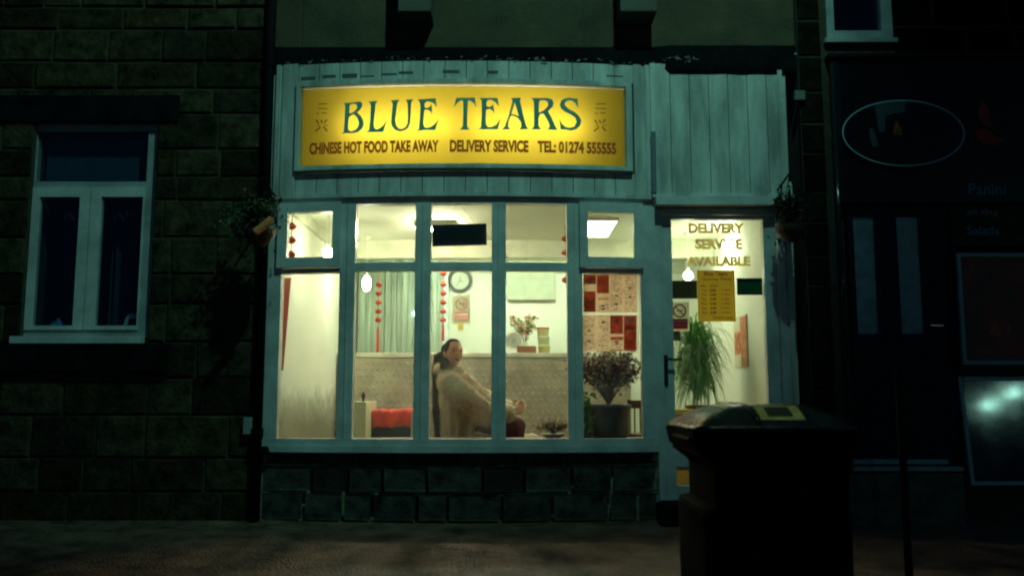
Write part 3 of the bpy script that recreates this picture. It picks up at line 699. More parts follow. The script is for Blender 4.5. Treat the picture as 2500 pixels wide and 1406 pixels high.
for k in range(34):
    x = X(692)+rnd.random()*(X(822)-X(692)); z = Z(rnd.uniform(985, 1030)); h_ = rnd.uniform(.06, .17); dx = rnd.uniform(-.05, .05); w_ = .003
    pts = [(x+dx*s*s, z+h_*s, w_*(1-s*.8)) for s in (0, .35, .7, 1)]; prev = None
    for a, b, c in pts:
        a = min(max(a, X(690)), X(824)); cur = [bm.verts.new((a-c, bow(a)+.0075, b)), bm.verts.new((a+c, bow(a)+.0075, b))]
        if prev: bm.faces.new((prev[0], prev[1], cur[1], cur[0]))
        prev = cur
obj('grass_print', bm, 'blade', film)
# wall clock
c = P(1123, 685, YB-.02); t = thing('wall_clock', 'round wall clock with dark brown rim on the back wall', 'clock', c)
bm = NB(); ring(bm, (c.x, c.z), .124, .036, YB-.04, .038, 40); obj('rim', bm, mat('clock_rim', (.02, .012, .01), .4), t)
bm = NB(); ring(bm, (c.x, c.z), .056, .111, YB-.02, .015, 40); obj('dial', bm, mat('dial', (.66, .70, .54), .5), t)
bm = NB(); box(bm, c.x-.003, c.x+.003, YB-.026, YB-.022, c.z-.01, c.z+.06); ang = R(-120); tube(bm, [(c.x, YB-.03, c.z), (c.x+.075*math.cos(ang), YB-.03, c.z+.075*math.sin(ang))], .003, 5); tube(bm, [(c.x, YB-.028, c.z), (c.x+.05, YB-.028, c.z-.03)], .003, 5); obj('hands', bm, 'stem', t)
# no smoking signs
def nosmoke(cx, cy, Y, rp, rect, lab, white=True, strong=1.):
    redm = mat('sign_red', (.8*strong+.3*(1-strong), .06+.3*(1-strong), .045+.2*(1-strong)), .5, trans=.6 if strong == 1 else .2)
    c = P(cx, cy, Y); t = thing('no_smoking_sign', lab, 'sign', c); s = (P(cx+1, cy, Y).x-P(cx, cy, Y).x)
    q = lrect(rect[0]-5, rect[1]+4, cy-rp-7, rect[3]+5, Y); b = NB(); box(b, q[0], q[1], Y, Y+.002, q[2], q[3]); obj('sign_sheet', b, mat('sheet', (.8, .8, .66), .5, trans=.7), t)
    b = NB(); ring(b, (c.x, c.z), rp*s, 3.6*s, Y-.004, .002, 28); r = rp*s
    tube(b, [(c.x-r*.66, Y-.004, c.z+r*.66), (c.x+r*.66, Y-.004, c.z-r*.66)], 1.3*s, 5)
    q = lrect(*rect, Y); box(b, q[0], q[1], Y-.004, Y-.002, q[2], q[3]); obj('red_symbol', b, redm, t)
    b = NB(); box(b, c.x-r*.5, c.x+r*.5, Y-.0055, Y-.0045, c.z-.8*s, c.z+1.2*s); tube(b, [(c.x+r*.4, Y-.005, c.z+1*s), (c.x+r*.55, Y-.005, c.z+r*.4)], .5*s, 4); obj('cigarette', b, 'black', t)
    tm = text_mesh('NO SMOKING', lambda x, z: Vector((x, Y-.0045, z)), q[0]+3*s, q[1]-3*s, q[3]-9*s, q[3]-4*s, .01)
    tm2 = text_mesh('IT IS AGAINST THE LAW', lambda x, z: Vector((x, Y-.0045, z)), q[0]+3*s, q[1]-3*s, q[3]-17*s, q[3]-13*s)
    obj('sign_lettering', merge([tm, tm2]), 'white', t)
nosmoke(1127, 742, YB-.01, 14, (1109, 1144, 761, 783), 'faded red no smoking notice on the back wall under the clock', strong=.6)
nosmoke(1659, 759, .052, 15, (1642, 1679, 778, 803), 'bright red no smoking notice inside the door glass')
q = lrect(1118, 1131, 788, 805, YB-.01); bm = NB(); box(bm, q[0], q[1], YB-.012, YB-.001, q[2], q[3])
t = thing('yellow_note', 'tiny yellow notice on the back wall under the faded no smoking sign', 'note', (q[0], YB, q[2])); obj('paper', bm, mat('yellow_note', (.6, .42, .04), .6), t)
bm = NB(); s_ = .004; tube(bm, [(q[0]+.02, YB-.016, q[2]+.02), (q[0]+.035, YB-.016, q[2]+.05), (q[0]+.045, YB-.016, q[3]-.015)], .003, 5); obj('mark', bm, 'stem', t)
q = lrect(1640, 1662, 808, 832, .05); bm = NB(); box(bm, q[0], q[1], .05, .052, q[2], q[3]); t = thing('small_note', 'small beige card under the no smoking notice on the door', 'note', (q[0], .05, q[2])); obj('paper', bm, mat('beige_card', (.4, .26, .13), .6, trans=.3), t)
bm = NB(); stroke(bm, [(1644, 812), (1655, 812), (1650, 817)], 1.6, lambda x, y: P(x, y, .0485)); obj('mark', bm, 'black', t)
# hanging black board in the third bay
q = (PB(1056, 570, .05).x, PB(1189, 570, .05).x, Z(600, .05), Z(547, .05)); yb = bow((q[0]+q[1])/2)+.05
t = thing('hanging_board', 'blank black board hanging on thin cord in the third top pane', 'hanging sign', ((q[0]+q[1])/2, yb, q[2]))
bm = NB(); box(bm, q[0], q[1], yb, yb+.012, q[2], q[3], bev=.003)
bmesh.ops.rotate(bm, cent=((q[0]+q[1])/2, yb, q[2]), matrix=Matrix.Rotation(R(-1.6), 3, 'Y'), verts=bm.verts); obj('board', bm, 'black', t)
bm = NB(); xm = (q[0]+q[1])/2; tube(bm, [(q[0]+.10, yb, q[3]-.002), (xm-.01, yb, zh+.02), (q[1]-.09, yb, q[3]+.005)], .0015, 5); obj('cord', bm, 'stem', t); bm = NB(); tube(bm, [(q[1], yb, q[3]-.09), (q[1]+.02, yb, q[3]-.09)], .002, 4); obj('side_hook', bm, 'stem', t)
# menu board on the back wall
t = thing('wall_menu_board', 'pale wall board with thin dark edges behind the counter, fourth bay', 'menu board', P(1297, 735, YB-.03))
q = lrect(1240, 1354, 630, 733, YB-.04); bm = NB(); box(bm, q[0], q[1], YB-.04, YB-.001, q[2], q[3]); obj('board', bm, mat('board_pale', (.56, .60, .44), .6, var=.12, scale=8), t)
bm = NB(); box(bm, q[0], q[1]+.01, YB-.055, YB-.041, q[2]-.012, q[2]+.005); box(bm, q[0], q[1]+.01, YB-.055, YB-.041, q[3]-.004, q[3]+.008); obj('edge_strip', bm, 'stem', t)
# things on the counter
YK = YC+.2
def leafquad(bm, p, d, up, L, W):
    d = d.normalized(); s = d.cross(up)
    if s.length < .01: s = d.orthogonal()
    s.normalize(); a = bm.verts.new(p); b = bm.verts.new(p+d*L*.5+s*W); c = bm.verts.new(p+d*L); e = bm.verts.new(p+d*L*.5-s*W)
    bm.faces.new((a, b, c)); bm.faces.new((a, c, e))
rv = lambda r=random: Vector((r.uniform(-1, 1), r.uniform(-1, 1), r.uniform(-1, 1)))
def bouquet(name, lab, base, stems, spread, h, leafm, flm, nl, nf, ls, fs, stemr=.003, pw=.8, seed=1, cat='plant', vase=None, crown=.45, zf=1., aim=None):
    rn = random.Random(seed); t = thing(name, lab, cat, base); bs, bl, bf = NB(), NB(), NB(); base = Vector(base)
    for k in range(stems):
        a = rn.uniform(0, 2*math.pi); rr = spread*math.sqrt(rn.random()); tip = base+Vector((rr*math.cos(a), rr*math.sin(a)*.7, h*rn.uniform(.72, 1.)*(1-.25*(rr/spread)**2)))
        if aim: tip.x += aim
        mid = base.lerp(tip, .5)+Vector((-.15*rr*math.cos(a), 0, .03)); pts = []
        for i in range(7):
            s = i/6; pts.append(base*(1-s)**2+mid*2*s*(1-s)+tip*s*s)
        tube(bs, pts, [stemr*(1-.1*i) for i in range(7)], 5)
        for i in range(nl):
            s = 1-(1-crown)*rn.random()**pw if rn.random() < .9 else rn.uniform(.2, 1); p = base*(1-s)**2+mid*2*s*(1-s)+tip*s*s+rv(rn)*h*.09
            leafquad(bl, p, rv(rn)+Vector((0, 0, .3)), rv(rn), ls*rn.uniform(.5, 1.3), ls*.28)
        for i in range(nf):
            s = rn.uniform(crown, 1); p = base*(1-s)**2+mid*2*s*(1-s)+tip*s*s+rv(rn)*h*.1
            for q_ in range(4): leafquad(bf, p, rv(rn), rv(rn), fs, fs*.4)
    obj('stem', bs, 'stem', t); obj('foliage', bl, leafm, t)
    if nf: obj('blossom', bf, flm, t)
    else: bf.free()
    return t
c = P(1282, 856, YK); c.z = cz
t = bouquet('flower_vase', 'vase of pink and white blossom standing on the counter behind the fan', (c.x, YK, cz+.08), 9, .15, .40, 'leaf', 'pinkleaf', 12, 7, .05, .04, seed=3, cat='vase of flowers')
bm = NB(); lathe(bm, (c.x, YK, cz+.001), [(.04, 0), (.055, .04), (.03, .09), (.035, .12)], 16); obj('vase', bm, 'white', t, smooth=True)
bm = NB(); q = lrect(1262, 1309, 841, 857, YK-.12); box(bm, q[0], q[1], YK-.12, YK-.04, cz+.001, cz+.075, bev=.005); t = thing('napkin_box', 'low dark brown box on the counter in front of the flower vase', 'box', (c.x, YK-.1, cz)); obj('box_body', bm, 'wood', t)
bm = NB(); box(bm, q[0]+.02, q[1]-.02, YK-.11, YK-.05, cz+.0755, cz+.082); obj('napkins', bm, 'white', t)
c = P(1254, 832, YK-.1); t = thing('desk_fan', 'round white desk fan on the counter, partly behind the mullion', 'fan', (c.x, c.y, cz))
bm = NB(); ring(bm, (c.x, c.z), .088, .016, c.y-.01, .03, 30)
for k in range(16): ring(bm, (c.x, c.z), .02+.004*k, .0015, c.y-.012, .002, 24)
obj('guard', bm, 'white', t); bm = NB(); ring(bm, (c.x, c.z), .014, .027, c.y-.02, .05, 16); obj('hub', bm, mat('fan_grey', (.3, .34, .3), .5), t)
bm = NB(); ring(bm, (c.x, c.z), .045, .08, c.y+.01, .003, 24); obj('blades', bm, mat('blade_grey', (.55, .6, .5), .4), t)
bm = NB(); tube(bm, [(c.x, c.y+.03, cz+.01), (c.x, c.y+.03, c.z)], .01, 8); lathe(bm, (c.x, c.y+.02, cz+.001), [(.06, 0), (.055, .012), (.015, .02)], 18); obj('stand', bm, 'white', t)
for k, (q0_, q1_, col, lab) in enumerate(((838, 858, (.62, .55, .18), 'bottom yellow tub of the stack on the counter'), (819, 837, (.6, .68, .3), 'middle green lidded tub of the stack on the counter'), (801, 818, (.70, .62, .28), 'top pale yellow tub with red lid of the stack on the counter'))):
    q = lrect(1313, 1345-k*3, q0_, q1_, YK-.05); t = thing('food_tub', lab, 'tub', ((q[0]+q[1])/2, YK, q[2]), 'tubs stacked on the counter')
    zz = cz+.001+k*.092; bm = NB(); lathe(bm, ((q[0]+q[1])/2, YK, zz), [(.055, 0), (.064, .075)], 20); obj('tub_body', bm, mat('tub_plastic', col, .4, trans=.3), t)
    bm = NB(); lathe(bm, ((q[0]+q[1])/2, YK, zz+.0755), [(.068, 0), (.068, .012), (.05, .014)], 20); obj('lid', bm, 'lred' if k == 2 else 'white', t)

# red bench and the white end panel
yb_ = 1.45; t = thing('bench_seat', 'bench draped in a bright red cloth beside the seated woman', 'bench', P(950, 1060, yb_))
q = lrect(880, 1010, 1003, 1044, yb_); z0_ = q[2]; bm = NB(); n = 26; prev = None
for i in range(n+1):
    x = q[0]-.1+(q[1]+.05-q[0]+.1)*i/n; wv = .006*math.sin(i*1.9)+.004*math.sin(i*.7)+.012*(i/n)
    cur = [bm.verts.new(p) for p in ((x, yb_+.012*math.sin(i*1.1), z0_+wv), (x, yb_+.01*math.sin(i*1.3), q[3]-.02+wv), (x, yb_+.02, q[3]+wv), (x, yb_+.25, q[3]+.012+wv), (x, yb_+.62, q[3]+.005))]
    if prev:
        for j in range(4): bm.faces.new((prev[j], cur[j], cur[j+1], prev[j+1]))
    prev = cur
obj('red_throw', bm, 'red', t, smooth=True)
bm = NB(); box(bm, q[0]-.09, q[1]+.03, yb_+.03, yb_+.6, .1, q[3]-.014); obj('base', bm, 'black', t)
bm = NB(); a = P(1006, 1050, yb_-.02); box(bm, a.x-.01, a.x+.02, yb_-.03, yb_, 0, q[3]-.02, bev=.004); obj('leg', bm, mat('leg_cream', (.6, .5, .34), .5), t)
q = lrect(862, 892, 980, 1150, 1.15); t = thing('end_panel', 'cream upright panel with dark knob standing left of the red bench', 'panel', (q[0], 1.15, 0))
bm = NB(); box(bm, q[0]-.06, q[1], 1.15, 1.75, 0, q[3], bev=.008); obj('panel', bm, mat('panel_cream', (.62, .62, .42), .5), t)
c = P(887, 966, 1.2); bm = NB(); tube(bm, [(c.x, 1.2, q[3]), (c.x, 1.2, q[3]+.02)], .012, 10); ball(bm, (c.x, 1.2, q[3]+.05), .022, (.8, .8, 1.5)); obj('knob', bm, mat('knob', (.07, .02, .03), .3), t, smooth=True)

# leaflets taped in the fifth bay
pm = {'paper': mat('menu_paper', (.80, .53, .36), .7, trans=.75, var=.12, scale=14), 'red': mat('menu_red', (.50, .10, .05), .6, trans=.75, var=.35, scale=18), 'org': mat('menu_orange', (.75, .34, .06), .6, trans=.75), 'lite': mat('menu_white', (.75, .72, .55), .6, trans=.5), 'ink': mat('menu_ink', (.22, .07, .05), .7)}
def leaflet(name, lab, rect, cells, dots):
    t = thing(name, lab, 'menu leaflet', PB(rect[0], rect[3], .02), 'printed menus taped in the fifth bay'); W_ = lambda off: (lambda x, y: PB(x, y, off))
    def sheet(b, r, off):
        vv = [b.verts.new(PB(x, y, off)) for x, y in ((r[0], r[3]), (r[1], r[3]), (r[1], r[2]), (r[0], r[2]))]; b.faces.new(vv)
    b = NB(); sheet(b, rect, .016); obj('sheet', b, pm['paper'], t)
    for key in ('red', 'org', 'lite'):
        b = NB()
        for r in cells.get(key, []): sheet(b, r, .014 if key == 'red' else .0125)
        if len(b.faces): obj('print', b, pm[key], t)
        else: b.free()
    b = NB(); rn = random.Random(rect[0]*7+rect[2])
    for (x0, x1, y0, y1) in dots:
        y = y0
        while y < y1:
            x = x0+2
            while x < x1-4:
                l = rn.uniform(2, 9)
                if rn.random() < .55: sheet(b, (x, min(x+l, x1-1), y, y+1.3), .0115)
                x += l+2
            y += 3.4
        for _ in range(2):
            yy = rn.uniform(y0, y1-4); sheet(b, ((x0+x1)/2-4, (x0+x1)/2+4, yy, yy+4), .0105)
    obj('small_print', b, pm['ink'], t)
leaflet('menu_leaflet', 'upper unfolded menu leaflet in the fifth bay, red panels at left', (1424, 1555, 669, 763),
  {'red': [(1425, 1455, 671, 694), (1457, 1487, 672, 716), (1425, 1454, 711, 761)], 'org': [(1429, 1451, 733, 755), (1459, 1486, 727, 732)], 'lite': [(1434, 1449, 680, 693)]}, [(1490, 1520, 676, 758), (1524, 1552, 676, 758), (1458, 1487, 738, 758)])
leaflet('menu_leaflet', 'lower unfolded menu leaflet in the fifth bay, red panels at right', (1422, 1555, 769, 857),
  {'red': [(1490, 1521, 770, 815), (1523, 1554, 770, 856), (1490, 1521, 822, 830), (1490, 1521, 853, 856)], 'org': [(1526, 1552, 796, 805), (1529, 1549, 828, 850)], 'lite': [(1528, 1545, 774, 786)]}, [(1424, 1454, 772, 852), (1458, 1487, 772, 852), (1492, 1520, 832, 850)])
bm = NB()
for r in ((1418, 1560, 662, 667), (1418, 1423, 668, 768), (1424, 1556, 764, 768), (1556, 1561, 668, 857)):
    vv = [bm.verts.new(PB(x, y, .0105)) for x, y in ((r[0], r[3]), (r[1], r[3]), (r[1], r[2]), (r[0], r[2]))]; bm.faces.new(vv)
t = thing('backlit_edges', 'pale strips standing in for the bright backlit edges around the upper menu leaflet', 'backlit_edge', PB(1490, 768, .01)); obj('backlit_edge', bm, mat('backlit_edge_pale', (.95, .92, .80), .5, trans=.85), t)  # pale strips stand in for the bright backlit edges of the pane

# door lettering, hours sheet and plates
def ondoor(y): return lambda x, z: Vector((x, y, z))
Yd = .026; ms = []
for body, a, b, q0_, q1_ in (('DELIVERY', 1681, 1817, 545, 570), ('SERVICE', 1697, 1812, 583, 609), ('AVAILABLE', 1676, 1832, 626, 650)):
    q = lrect(a, b, q0_, q1_, Yd); ms.append(text_mesh(body, ondoor(Yd), q[0], q[1], q[2], q[3], .055))
t = thing('door_lettering', 'gold stuck on letters reading DELIVERY SERVICE AVAILABLE on the door glass', 'lettering', P(1750, 650, Yd)); gv_ = mat('gold_vinyl', (.70, .52, .17), .5, trans=.78, var=.25, scale=20)
[obj('letters', x_, gv_, t) for x_ in ms]
Yh = .020; q = lrect(1703, 1795, 660, 785, Yh); t = thing('opening_hours_sheet', 'yellow opening hours sheet stuck on the door glass', 'notice', (q[0], Yh, q[2]))
bm = NB(); box(bm, q[0], q[1], Yh, Yh+.001, q[2], q[3]); obj('sheet', bm, mat('yellow_sheet', (.80, .60, .14), .6, trans=.7, var=.08, scale=5), t)
s = (q[1]-q[0])/92; ms = []
def L(body, x0, x1, y0, y1, bo=.0): ms.append(text_mesh(body, ondoor(Yh-.002), q[0]+x0*s, q[0]+x1*s, q[3]-y1*s, q[3]-y0*s, bo))
L('Blue Tears', 17, 74, 3, 14, .02); L('Opening Times', 11, 84, 18, 27, .015); obj('heading', merge(ms), mat('brown_ink', (.28, .07, .02), .6), t)
ms = []; days = ('Mon', 'Tue', 'Wed', 'Thu', 'Fri', 'Sat', 'Sun')
for k, dname in enumerate(days):
    y = 35+k*11; L(dname, 10, 22, y, y+6, .008)
    if k == 0: L('Closed', 30, 50, y, y+6, .01)
    else: L('5.00', 30, 45, y, y+6, .05); L('11.30pm', 58, 80, y, y+6, .012)
L('Thank you', 34, 84, 113, 120, .01)
obj('times', merge(ms), mat('dark_ink', (.10, .07, .02), .6), t)
q = lrect(1637, 1702, 685, 729, .042); bm = NB(); box(bm, q[0], q[1], .042, .046, q[2], q[3]); t = thing('dark_plate', 'dark olive plate on the door glass left of the yellow sheet', 'plate', (q[0], .04, q[2])); obj('plate', bm, mat('olive_plate', (.16, .14, .03), .5, trans=.5), t)
q = lrect(1799, 1861, 679, 720, .042); bm = NB(); frame(bm, q, (q[0]+.012, q[1]-.004, q[2]+.012, q[3]-.03), .040, .046); t = thing('green_plate', 'green plate in a black frame on the door glass right of the yellow sheet', 'plate', (q[0], .04, q[2])); obj('plate_frame', bm, 'black', t)
bm = NB(); box(bm, q[0]+.012, q[1]-.004, .042, .044, q[2]+.012, q[3]-.03); obj('plate_face', bm, mat('green_face', (.03, .2, .02), .5, trans=.5), t)
# poster on the right side wall
ya, yb2 = D*0+ (xr/((1800-1250)/F)*math.cos(TH)-D), (xr/((1832-1250)/F)*math.cos(TH)-D)
yc0, yc1 = P(1832, 835, 0).y, 0
def wallY(px): return xr*F/(px-1250)/math.cos(TH)-D
y1_, y0_ = wallY(1800), wallY(1831); d0 = (y0_+y1_)/2
zt_, zb_ = P(1815, 772, d0).z, P(1815, 895, d0).z
t = thing('wall_poster', 'tall narrow orange poster on the right hand wall seen through the door', 'poster', (xr, d0, zb_))
bm = NB(); box(bm, xr-.012, xr-.001, y0_, y1_, zb_, zt_); obj('backing', bm, mat('poster_paper', (.6, .56, .4), .6), t)
bm = NB()
for a, b, c_, d_ in ((.0, .45, .0, .97), (.5, .95, .25, .95), (.1, .9, .02, .06)): box(bm, xr-.015, xr-.0125, y0_+(y1_-y0_)*a, y0_+(y1_-y0_)*b, zb_+(zt_-zb_)*c_, zb_+(zt_-zb_)*(d_-.25 if a else d_)) if d_-.25 > c_ or not a else None
obj('poster_print', bm, mat('poster_orange', (.62, .17, .03), .6, var=.5, scale=14), t)

# spider plant behind the door
c = P(1702, 905, 1.15); t = thing('spider_plant', 'tall green spider plant with drooping leaves behind the door', 'plant', (c.x, 1.15, 0))
rn = random.Random(12); bm = NB()
for k in range(760):
    lay_ = rn.random(); a = rn.uniform(0, 2*math.pi); o0 = Vector((c.x+rn.uniform(-.03, .03), 1.15+rn.uniform(-.03, .03), c.z-.22+.38*lay_)); reach = rn.uniform(.06, .34); up = rn.uniform(.14, .56); dn = rn.uniform(-.1, .36)
    tip = o0+Vector((reach*math.cos(a), reach*math.sin(a), -dn+up*.4)); mid = o0+Vector((reach*.55*math.cos(a), reach*.55*math.sin(a), up)); w_ = rn.uniform(.005, .012)
    sd = Vector((-math.sin(a), math.cos(a), 0)); prev = None
    for i in range(9):
        s = i/8; p = o0*(1-s)**2+mid*2*s*(1-s)+tip*s*s; ww = w_*(math.sin(math.pi*min(.97, s*.8+.18)))
        cur = [bm.verts.new(p-sd*ww), bm.verts.new(p+sd*ww)]
        if prev: bm.faces.new((prev[0], prev[1], cur[1], cur[0]))
        prev = cur
obj('leaves', bm, 'leaf', t)
bm = NB(); lathe(bm, (c.x, 1.15, c.z-.52), [(.07, 0), (.10, .2), (.11, .2), (.11, .23), (.09, .23)], 20); obj('pot', bm, 'wood', t)
bm = NB(); tube(bm, [(c.x, 1.15, c.z-.25), (c.x, 1.15, c.z+.05)], .012, 6); obj('stalk', bm, 'stem', t)
bm = NB(); box(bm, c.x-.14, c.x+.14, 1.0, 1.3, c.z-.55, c.z-.525)
for sx_ in (-.12, .12):
    for sy in (1.02, 1.28): box(bm, c.x+sx_-.012, c.x+sx_+.012, sy-.012, sy+.012, 0, c.z-.5505)
t2 = thing('plant_stand', 'small wooden stand under the spider plant', 'stand', (c.x, 1.15, 0)); obj('stand', bm, 'wood', t2)
q = lrect(1644, 1702, 999, 1018, .35); t = thing('yellow_tray', 'yellow tray behind the door pane just above the bin lid', 'tray', (q[0], .35, q[2])); bm = NB(); box(bm, q[0], q[1], .35, .5, q[2]-.08, q[3], bev=.006); obj('tray_body', bm, mat('tray_yellow', (.72, .42, .03), .5), t)
bm = NB(); box(bm, q[0]+.02, q[1]-.03, .346, .349, q[2]-.04, q[2]+.02); obj('tray_slot', bm, 'wood', t)
q = lrect(1644, 1690, 1130, 1190, .25); t = thing('yellow_crate', 'yellow crate on the floor behind the lowest door pane', 'crate', (q[0], .3, 0)); bm = NB(); box(bm, q[0]-.02, q[1]+.1, .22, .5, .001, q[3]+.02, bev=.006); obj('crate_body', bm, mat('crate_yellow', (.85, .55, .08), .5, emit=None), t)
bm = NB(); box(bm, q[0]+.02, q[1]+.06, .215, .219, q[3]-.05, q[3]-.02); obj('crate_handle', bm, 'wood', t)

# plants and chair in the fifth bay, flowers in the fourth
zi = Z(1074)-.003; c = P(1487, 1070, .27)
t = bouquet('potted_shrub', 'bushy dry brown shrub in a dark round pot on the window sill', (c.x, .27, zi+.24), 44, .31, .47, 'dryleaf', 'paleleaf', 40, 9, .036, .024, .004, seed=5, crown=.5)
bm = NB(); lathe(bm, (c.x, .27, zi+.001), [(.13, 0), (.155, .03), (.165, .22), (.172, .225), (.172, .25), (.15, .25), (.145, .235), (.05, .23)], 30); obj('pot', bm, 'potblue', t, smooth=True)
c = P(1431, 1060, .2); t = bouquet('small_plant', 'little bright green plant squeezed left of the dark pot', (c.x, .16, zi+.01), 12, .05, .34, 'leaf', 'leaf', 16, 0, .05, .02, .003, seed=8, crown=.2)
bm = NB(); lathe(bm, (c.x, .16, zi+.001), [(.03, 0), (.04, .05)], 14); obj('pot', bm, 'potblue', t)
c = P(1350, 1060, .22); t = bouquet('flower_bowl', 'low bowl of small white and pink flowers on the window sill', (c.x, .2, zi+.02), 26, .16, .12, 'dryleaf', 'paleleaf', 4, 9, .025, .03, .0025, seed=10, crown=.5)
bm = NB(); lathe(bm, (c.x, .2, zi+.001), [(.05, 0), (.09, .03), (.095, .035)], 20); obj('bowl', bm, 'white', t, smooth=True)
t = thing('wooden_chair', 'brown wooden chair back standing behind the dark pot', 'chair', P(1552, 1070, .62)); q = lrect(1532, 1600, 975, 1075, .62)
bm = NB(); box(bm, q[0], q[0]+.022, .6, .625, .0, q[3]); box(bm, q[1]-.022, q[1], .6, .625, .0, q[3]); obj('frame', bm, 'wood', t)
bm = NB(); box(bm, q[0]+.0225, q[1]-.0225, .602, .62, q[3]-.07, q[3]-.005, bev=.003)
for k in range(3): box(bm, q[0]+.05+k*.045, q[0]+.062+k*.045, .605, .617, .45, q[3]-.0705)
obj('backrest', bm, 'wood', t)
bm = NB(); box(bm, q[0], q[1], .626, .98, .40, .44, bev=.006); obj('seat', bm, 'wood', t)
for a_ in (q[0]+.01, q[1]-.03): bm = NB(); box(bm, a_, a_+.022, .94, .962, 0, .399); obj('leg', bm, 'wood', t)

# ------------------------------------------------------------------ the seated woman
Yp = .74
def pp(px, py, Y=Yp): return P(px, py, Y)
w_ = thing('person', 'woman in a cream fur coat seated in the middle bay, looking out over her shoulder', 'person', (pp(1120, 1060).x, Yp, 0))
HC = pp(1106, 862, .76)                       # head centre
fwd = Vector((.53, -.85, .03)).normalized(); tilt = Quaternion(fwd, R(-4)); up_ = tilt @ Vector((0, 0, 1)); rgt = fwd.cross(up_).normalized(); up_ = rgt.cross(fwd)
def HL(x, y, z): return HC+rgt*x+fwd*y+up_*z    # x = her right ... y = forward, z = up
def ga(v, s): return math.exp(-(v/s)**2)
def headpt(th, ph):
    """head surface in metres; th = polar from top, ph = azimuth with 0 = face"""
    x = math.sin(th)*math.sin(ph); y = math.sin(th)*math.cos(ph); z = math.cos(th)
    f = max(0, y)
    if z > 0: q_ = math.sin(th)**-.16 if th > .05 else 1.6; x *= q_; y *= q_
    X_ = x*.073; Y_ = y*(.092 if y > 0 else .104); Z_ = z*.113
    lo = max(0, -z)
    X_ *= 1-.34*lo**1.4; 
    if y < 0: Y_ *= 1-.25*lo
    Y_ -= .012*f*max(0, z)**2*1.5
    if f > 0:
        if abs(x) < .7:
            Y_ += .022*ga(x, .13)*ga(z+.16, .16)+.010*ga(x, .09)*ga(z+.0, .25)      # nose
            Y_ -= .010*(ga(x-.40, .20)+ga(x+.40, .20))*ga(z-.07, .13)               # eye sockets
            Y_ += .006*ga(z-.24, .10)*ga(x, .6)                                     # brow
            Y_ += .008*ga(x, .24)*ga(z+.46, .09)+.004*ga(x, .22)*ga(z+.56, .06)     # mouth
            Y_ += .010*ga(x, .25)*ga(z+.80, .16)                                    # chin
        Y_ += .004*(ga(x-.55, .22)+ga(x+.55, .22))*ga(z+.18, .2)                    # cheekbones
    return X_, Y_, Z_
body = NB(); N1, N2 = 60, 80; grid = []
for i in range(N1+1):
    th = math.pi*i/N1; grid.append([body.verts.new(HL(*headpt(th, 2*math.pi*k/N2))) for k in range(N2)] if 0 < i < N1 else [body.verts.new(HL(*headpt(th, 0)))])
for i in range(N1):
    for k in range(N2):
        a, b = grid[i], grid[i+1]; k2 = (k+1) % N2
        if i == 0: body.faces.new((a[0], b[k], b[k2]))
        elif i == N1-1: body.faces.new((a[k], b[0], a[k2]))
        else: body.faces.new((a[k], b[k], b[k2], a[k2]))
for s in (-1, 1): ball(body, HL(.073*s, -.008, -.008), .026, (.35, .7, 1.05), 10, rot=Matrix((rgt, fwd, up_)).transposed())
neck0 = pp(1096, 905, .84); cap(body, HL(0, -.02, -.07), .052, neck0, .055)
chest = pp(1108, 965, .86); hip = pp(1120, 1070, .88)
cap(body, neck0, .06, chest, .12); cap(body, chest, .125, hip, .15)
shN, shF = pp(1098, 928, .71), pp(1106, 925, 1.02); elN, elF = pp(1182, 1008, .66), pp(1180, 975, 1.06); wrN, wrF = pp(1250, 1006, .74), pp(1249, 1000, .90)
cap(body, chest, .1, shN, .062); cap(body, chest, .1, shF, .062)
for sh, el, wr_ in ((shN, elN, wrN), (shF, elF, wrF)):
    cap(body, sh, .052, el, .042); cap(body, el, .042, wr_, .028)
knee = pp(1263, 1040, .84); foot = Vector((knee.x-.05, .95, .08))
knF = pp(1285, 1088, .98)
cap(body, hip, .11, knee, .062); cap(body, knee, .058, foot, .038); cap(body, foot, .04, foot+Vector((.16, -.02, -.035)), .028)
cap(body, hip, .11, knF, .062); cap(body, knF, .058, (knF.x-.02, 1.0, .08), .038); cap(body, (knF.x-.02, 1.0, .08), .04, (knF.x+.15, .99, .04), .028)
def hand(bmx, wr_, pal, fdir, side, nrm, curl, sp=.019):
    """palm with four unequal bent fingers and a thumb; fdir = finger direction, side = across the palm to the thumb, nrm = back of hand"""
    fdir, side, nrm = fdir.normalized(), side.normalized(), nrm.normalized()
    for k in range(4):
        o_ = (k-1.5)*sp; cap(bmx, wr_+side*o_*.5, .013, pal+fdir*.035+side*o_, .0115, 8)
    lens = (.062, .074, .078, .070)                          # little to index
    for k in range(4):
        p = pal+fdir*.038+side*((k-1.5)*sp); d = fdir.copy(); rr = .0092-.0006*(k == 0)
        for j, fr in enumerate((.45, .32, .23)):
            d = (Matrix.Rotation(curl[j], 3, side) @ d).normalized(); q_ = p+d*lens[k]*fr; cap(bmx, p, rr, q_, rr*.9, 8); p, rr = q_, rr*.9
    p = pal+side*.030-fdir*.012; d = (side*.75+fdir*.75-nrm*.2).normalized()
    for fr in (.032, .026):
        q_ = p+d*fr; cap(bmx, p, .0115, q_, .0098, 8); p = q_; d = (d*.8+fdir*.5-nrm*.3).normalized()
# near hand wraps over the knee with fingers up and over, far hand laid on top of it
hN = pp(1262, 1003, .76); hand(body, wrN, hN, Vector((.85, .25, .45)), Vector((-.3, .25, .9)), Vector((.1, -1, .1)), (.35, .7, .5))
hF = pp(1264, 996, .87); hand(body, wrF, hF, Vector((.75, -.35, .5)), Vector((-.45, .1, .85)), Vector((.3, .9, .2)), (-.4, -.6, -.5))
obj('body', remeshed(body, .0042, 2), 'skin', w_, smooth=True)
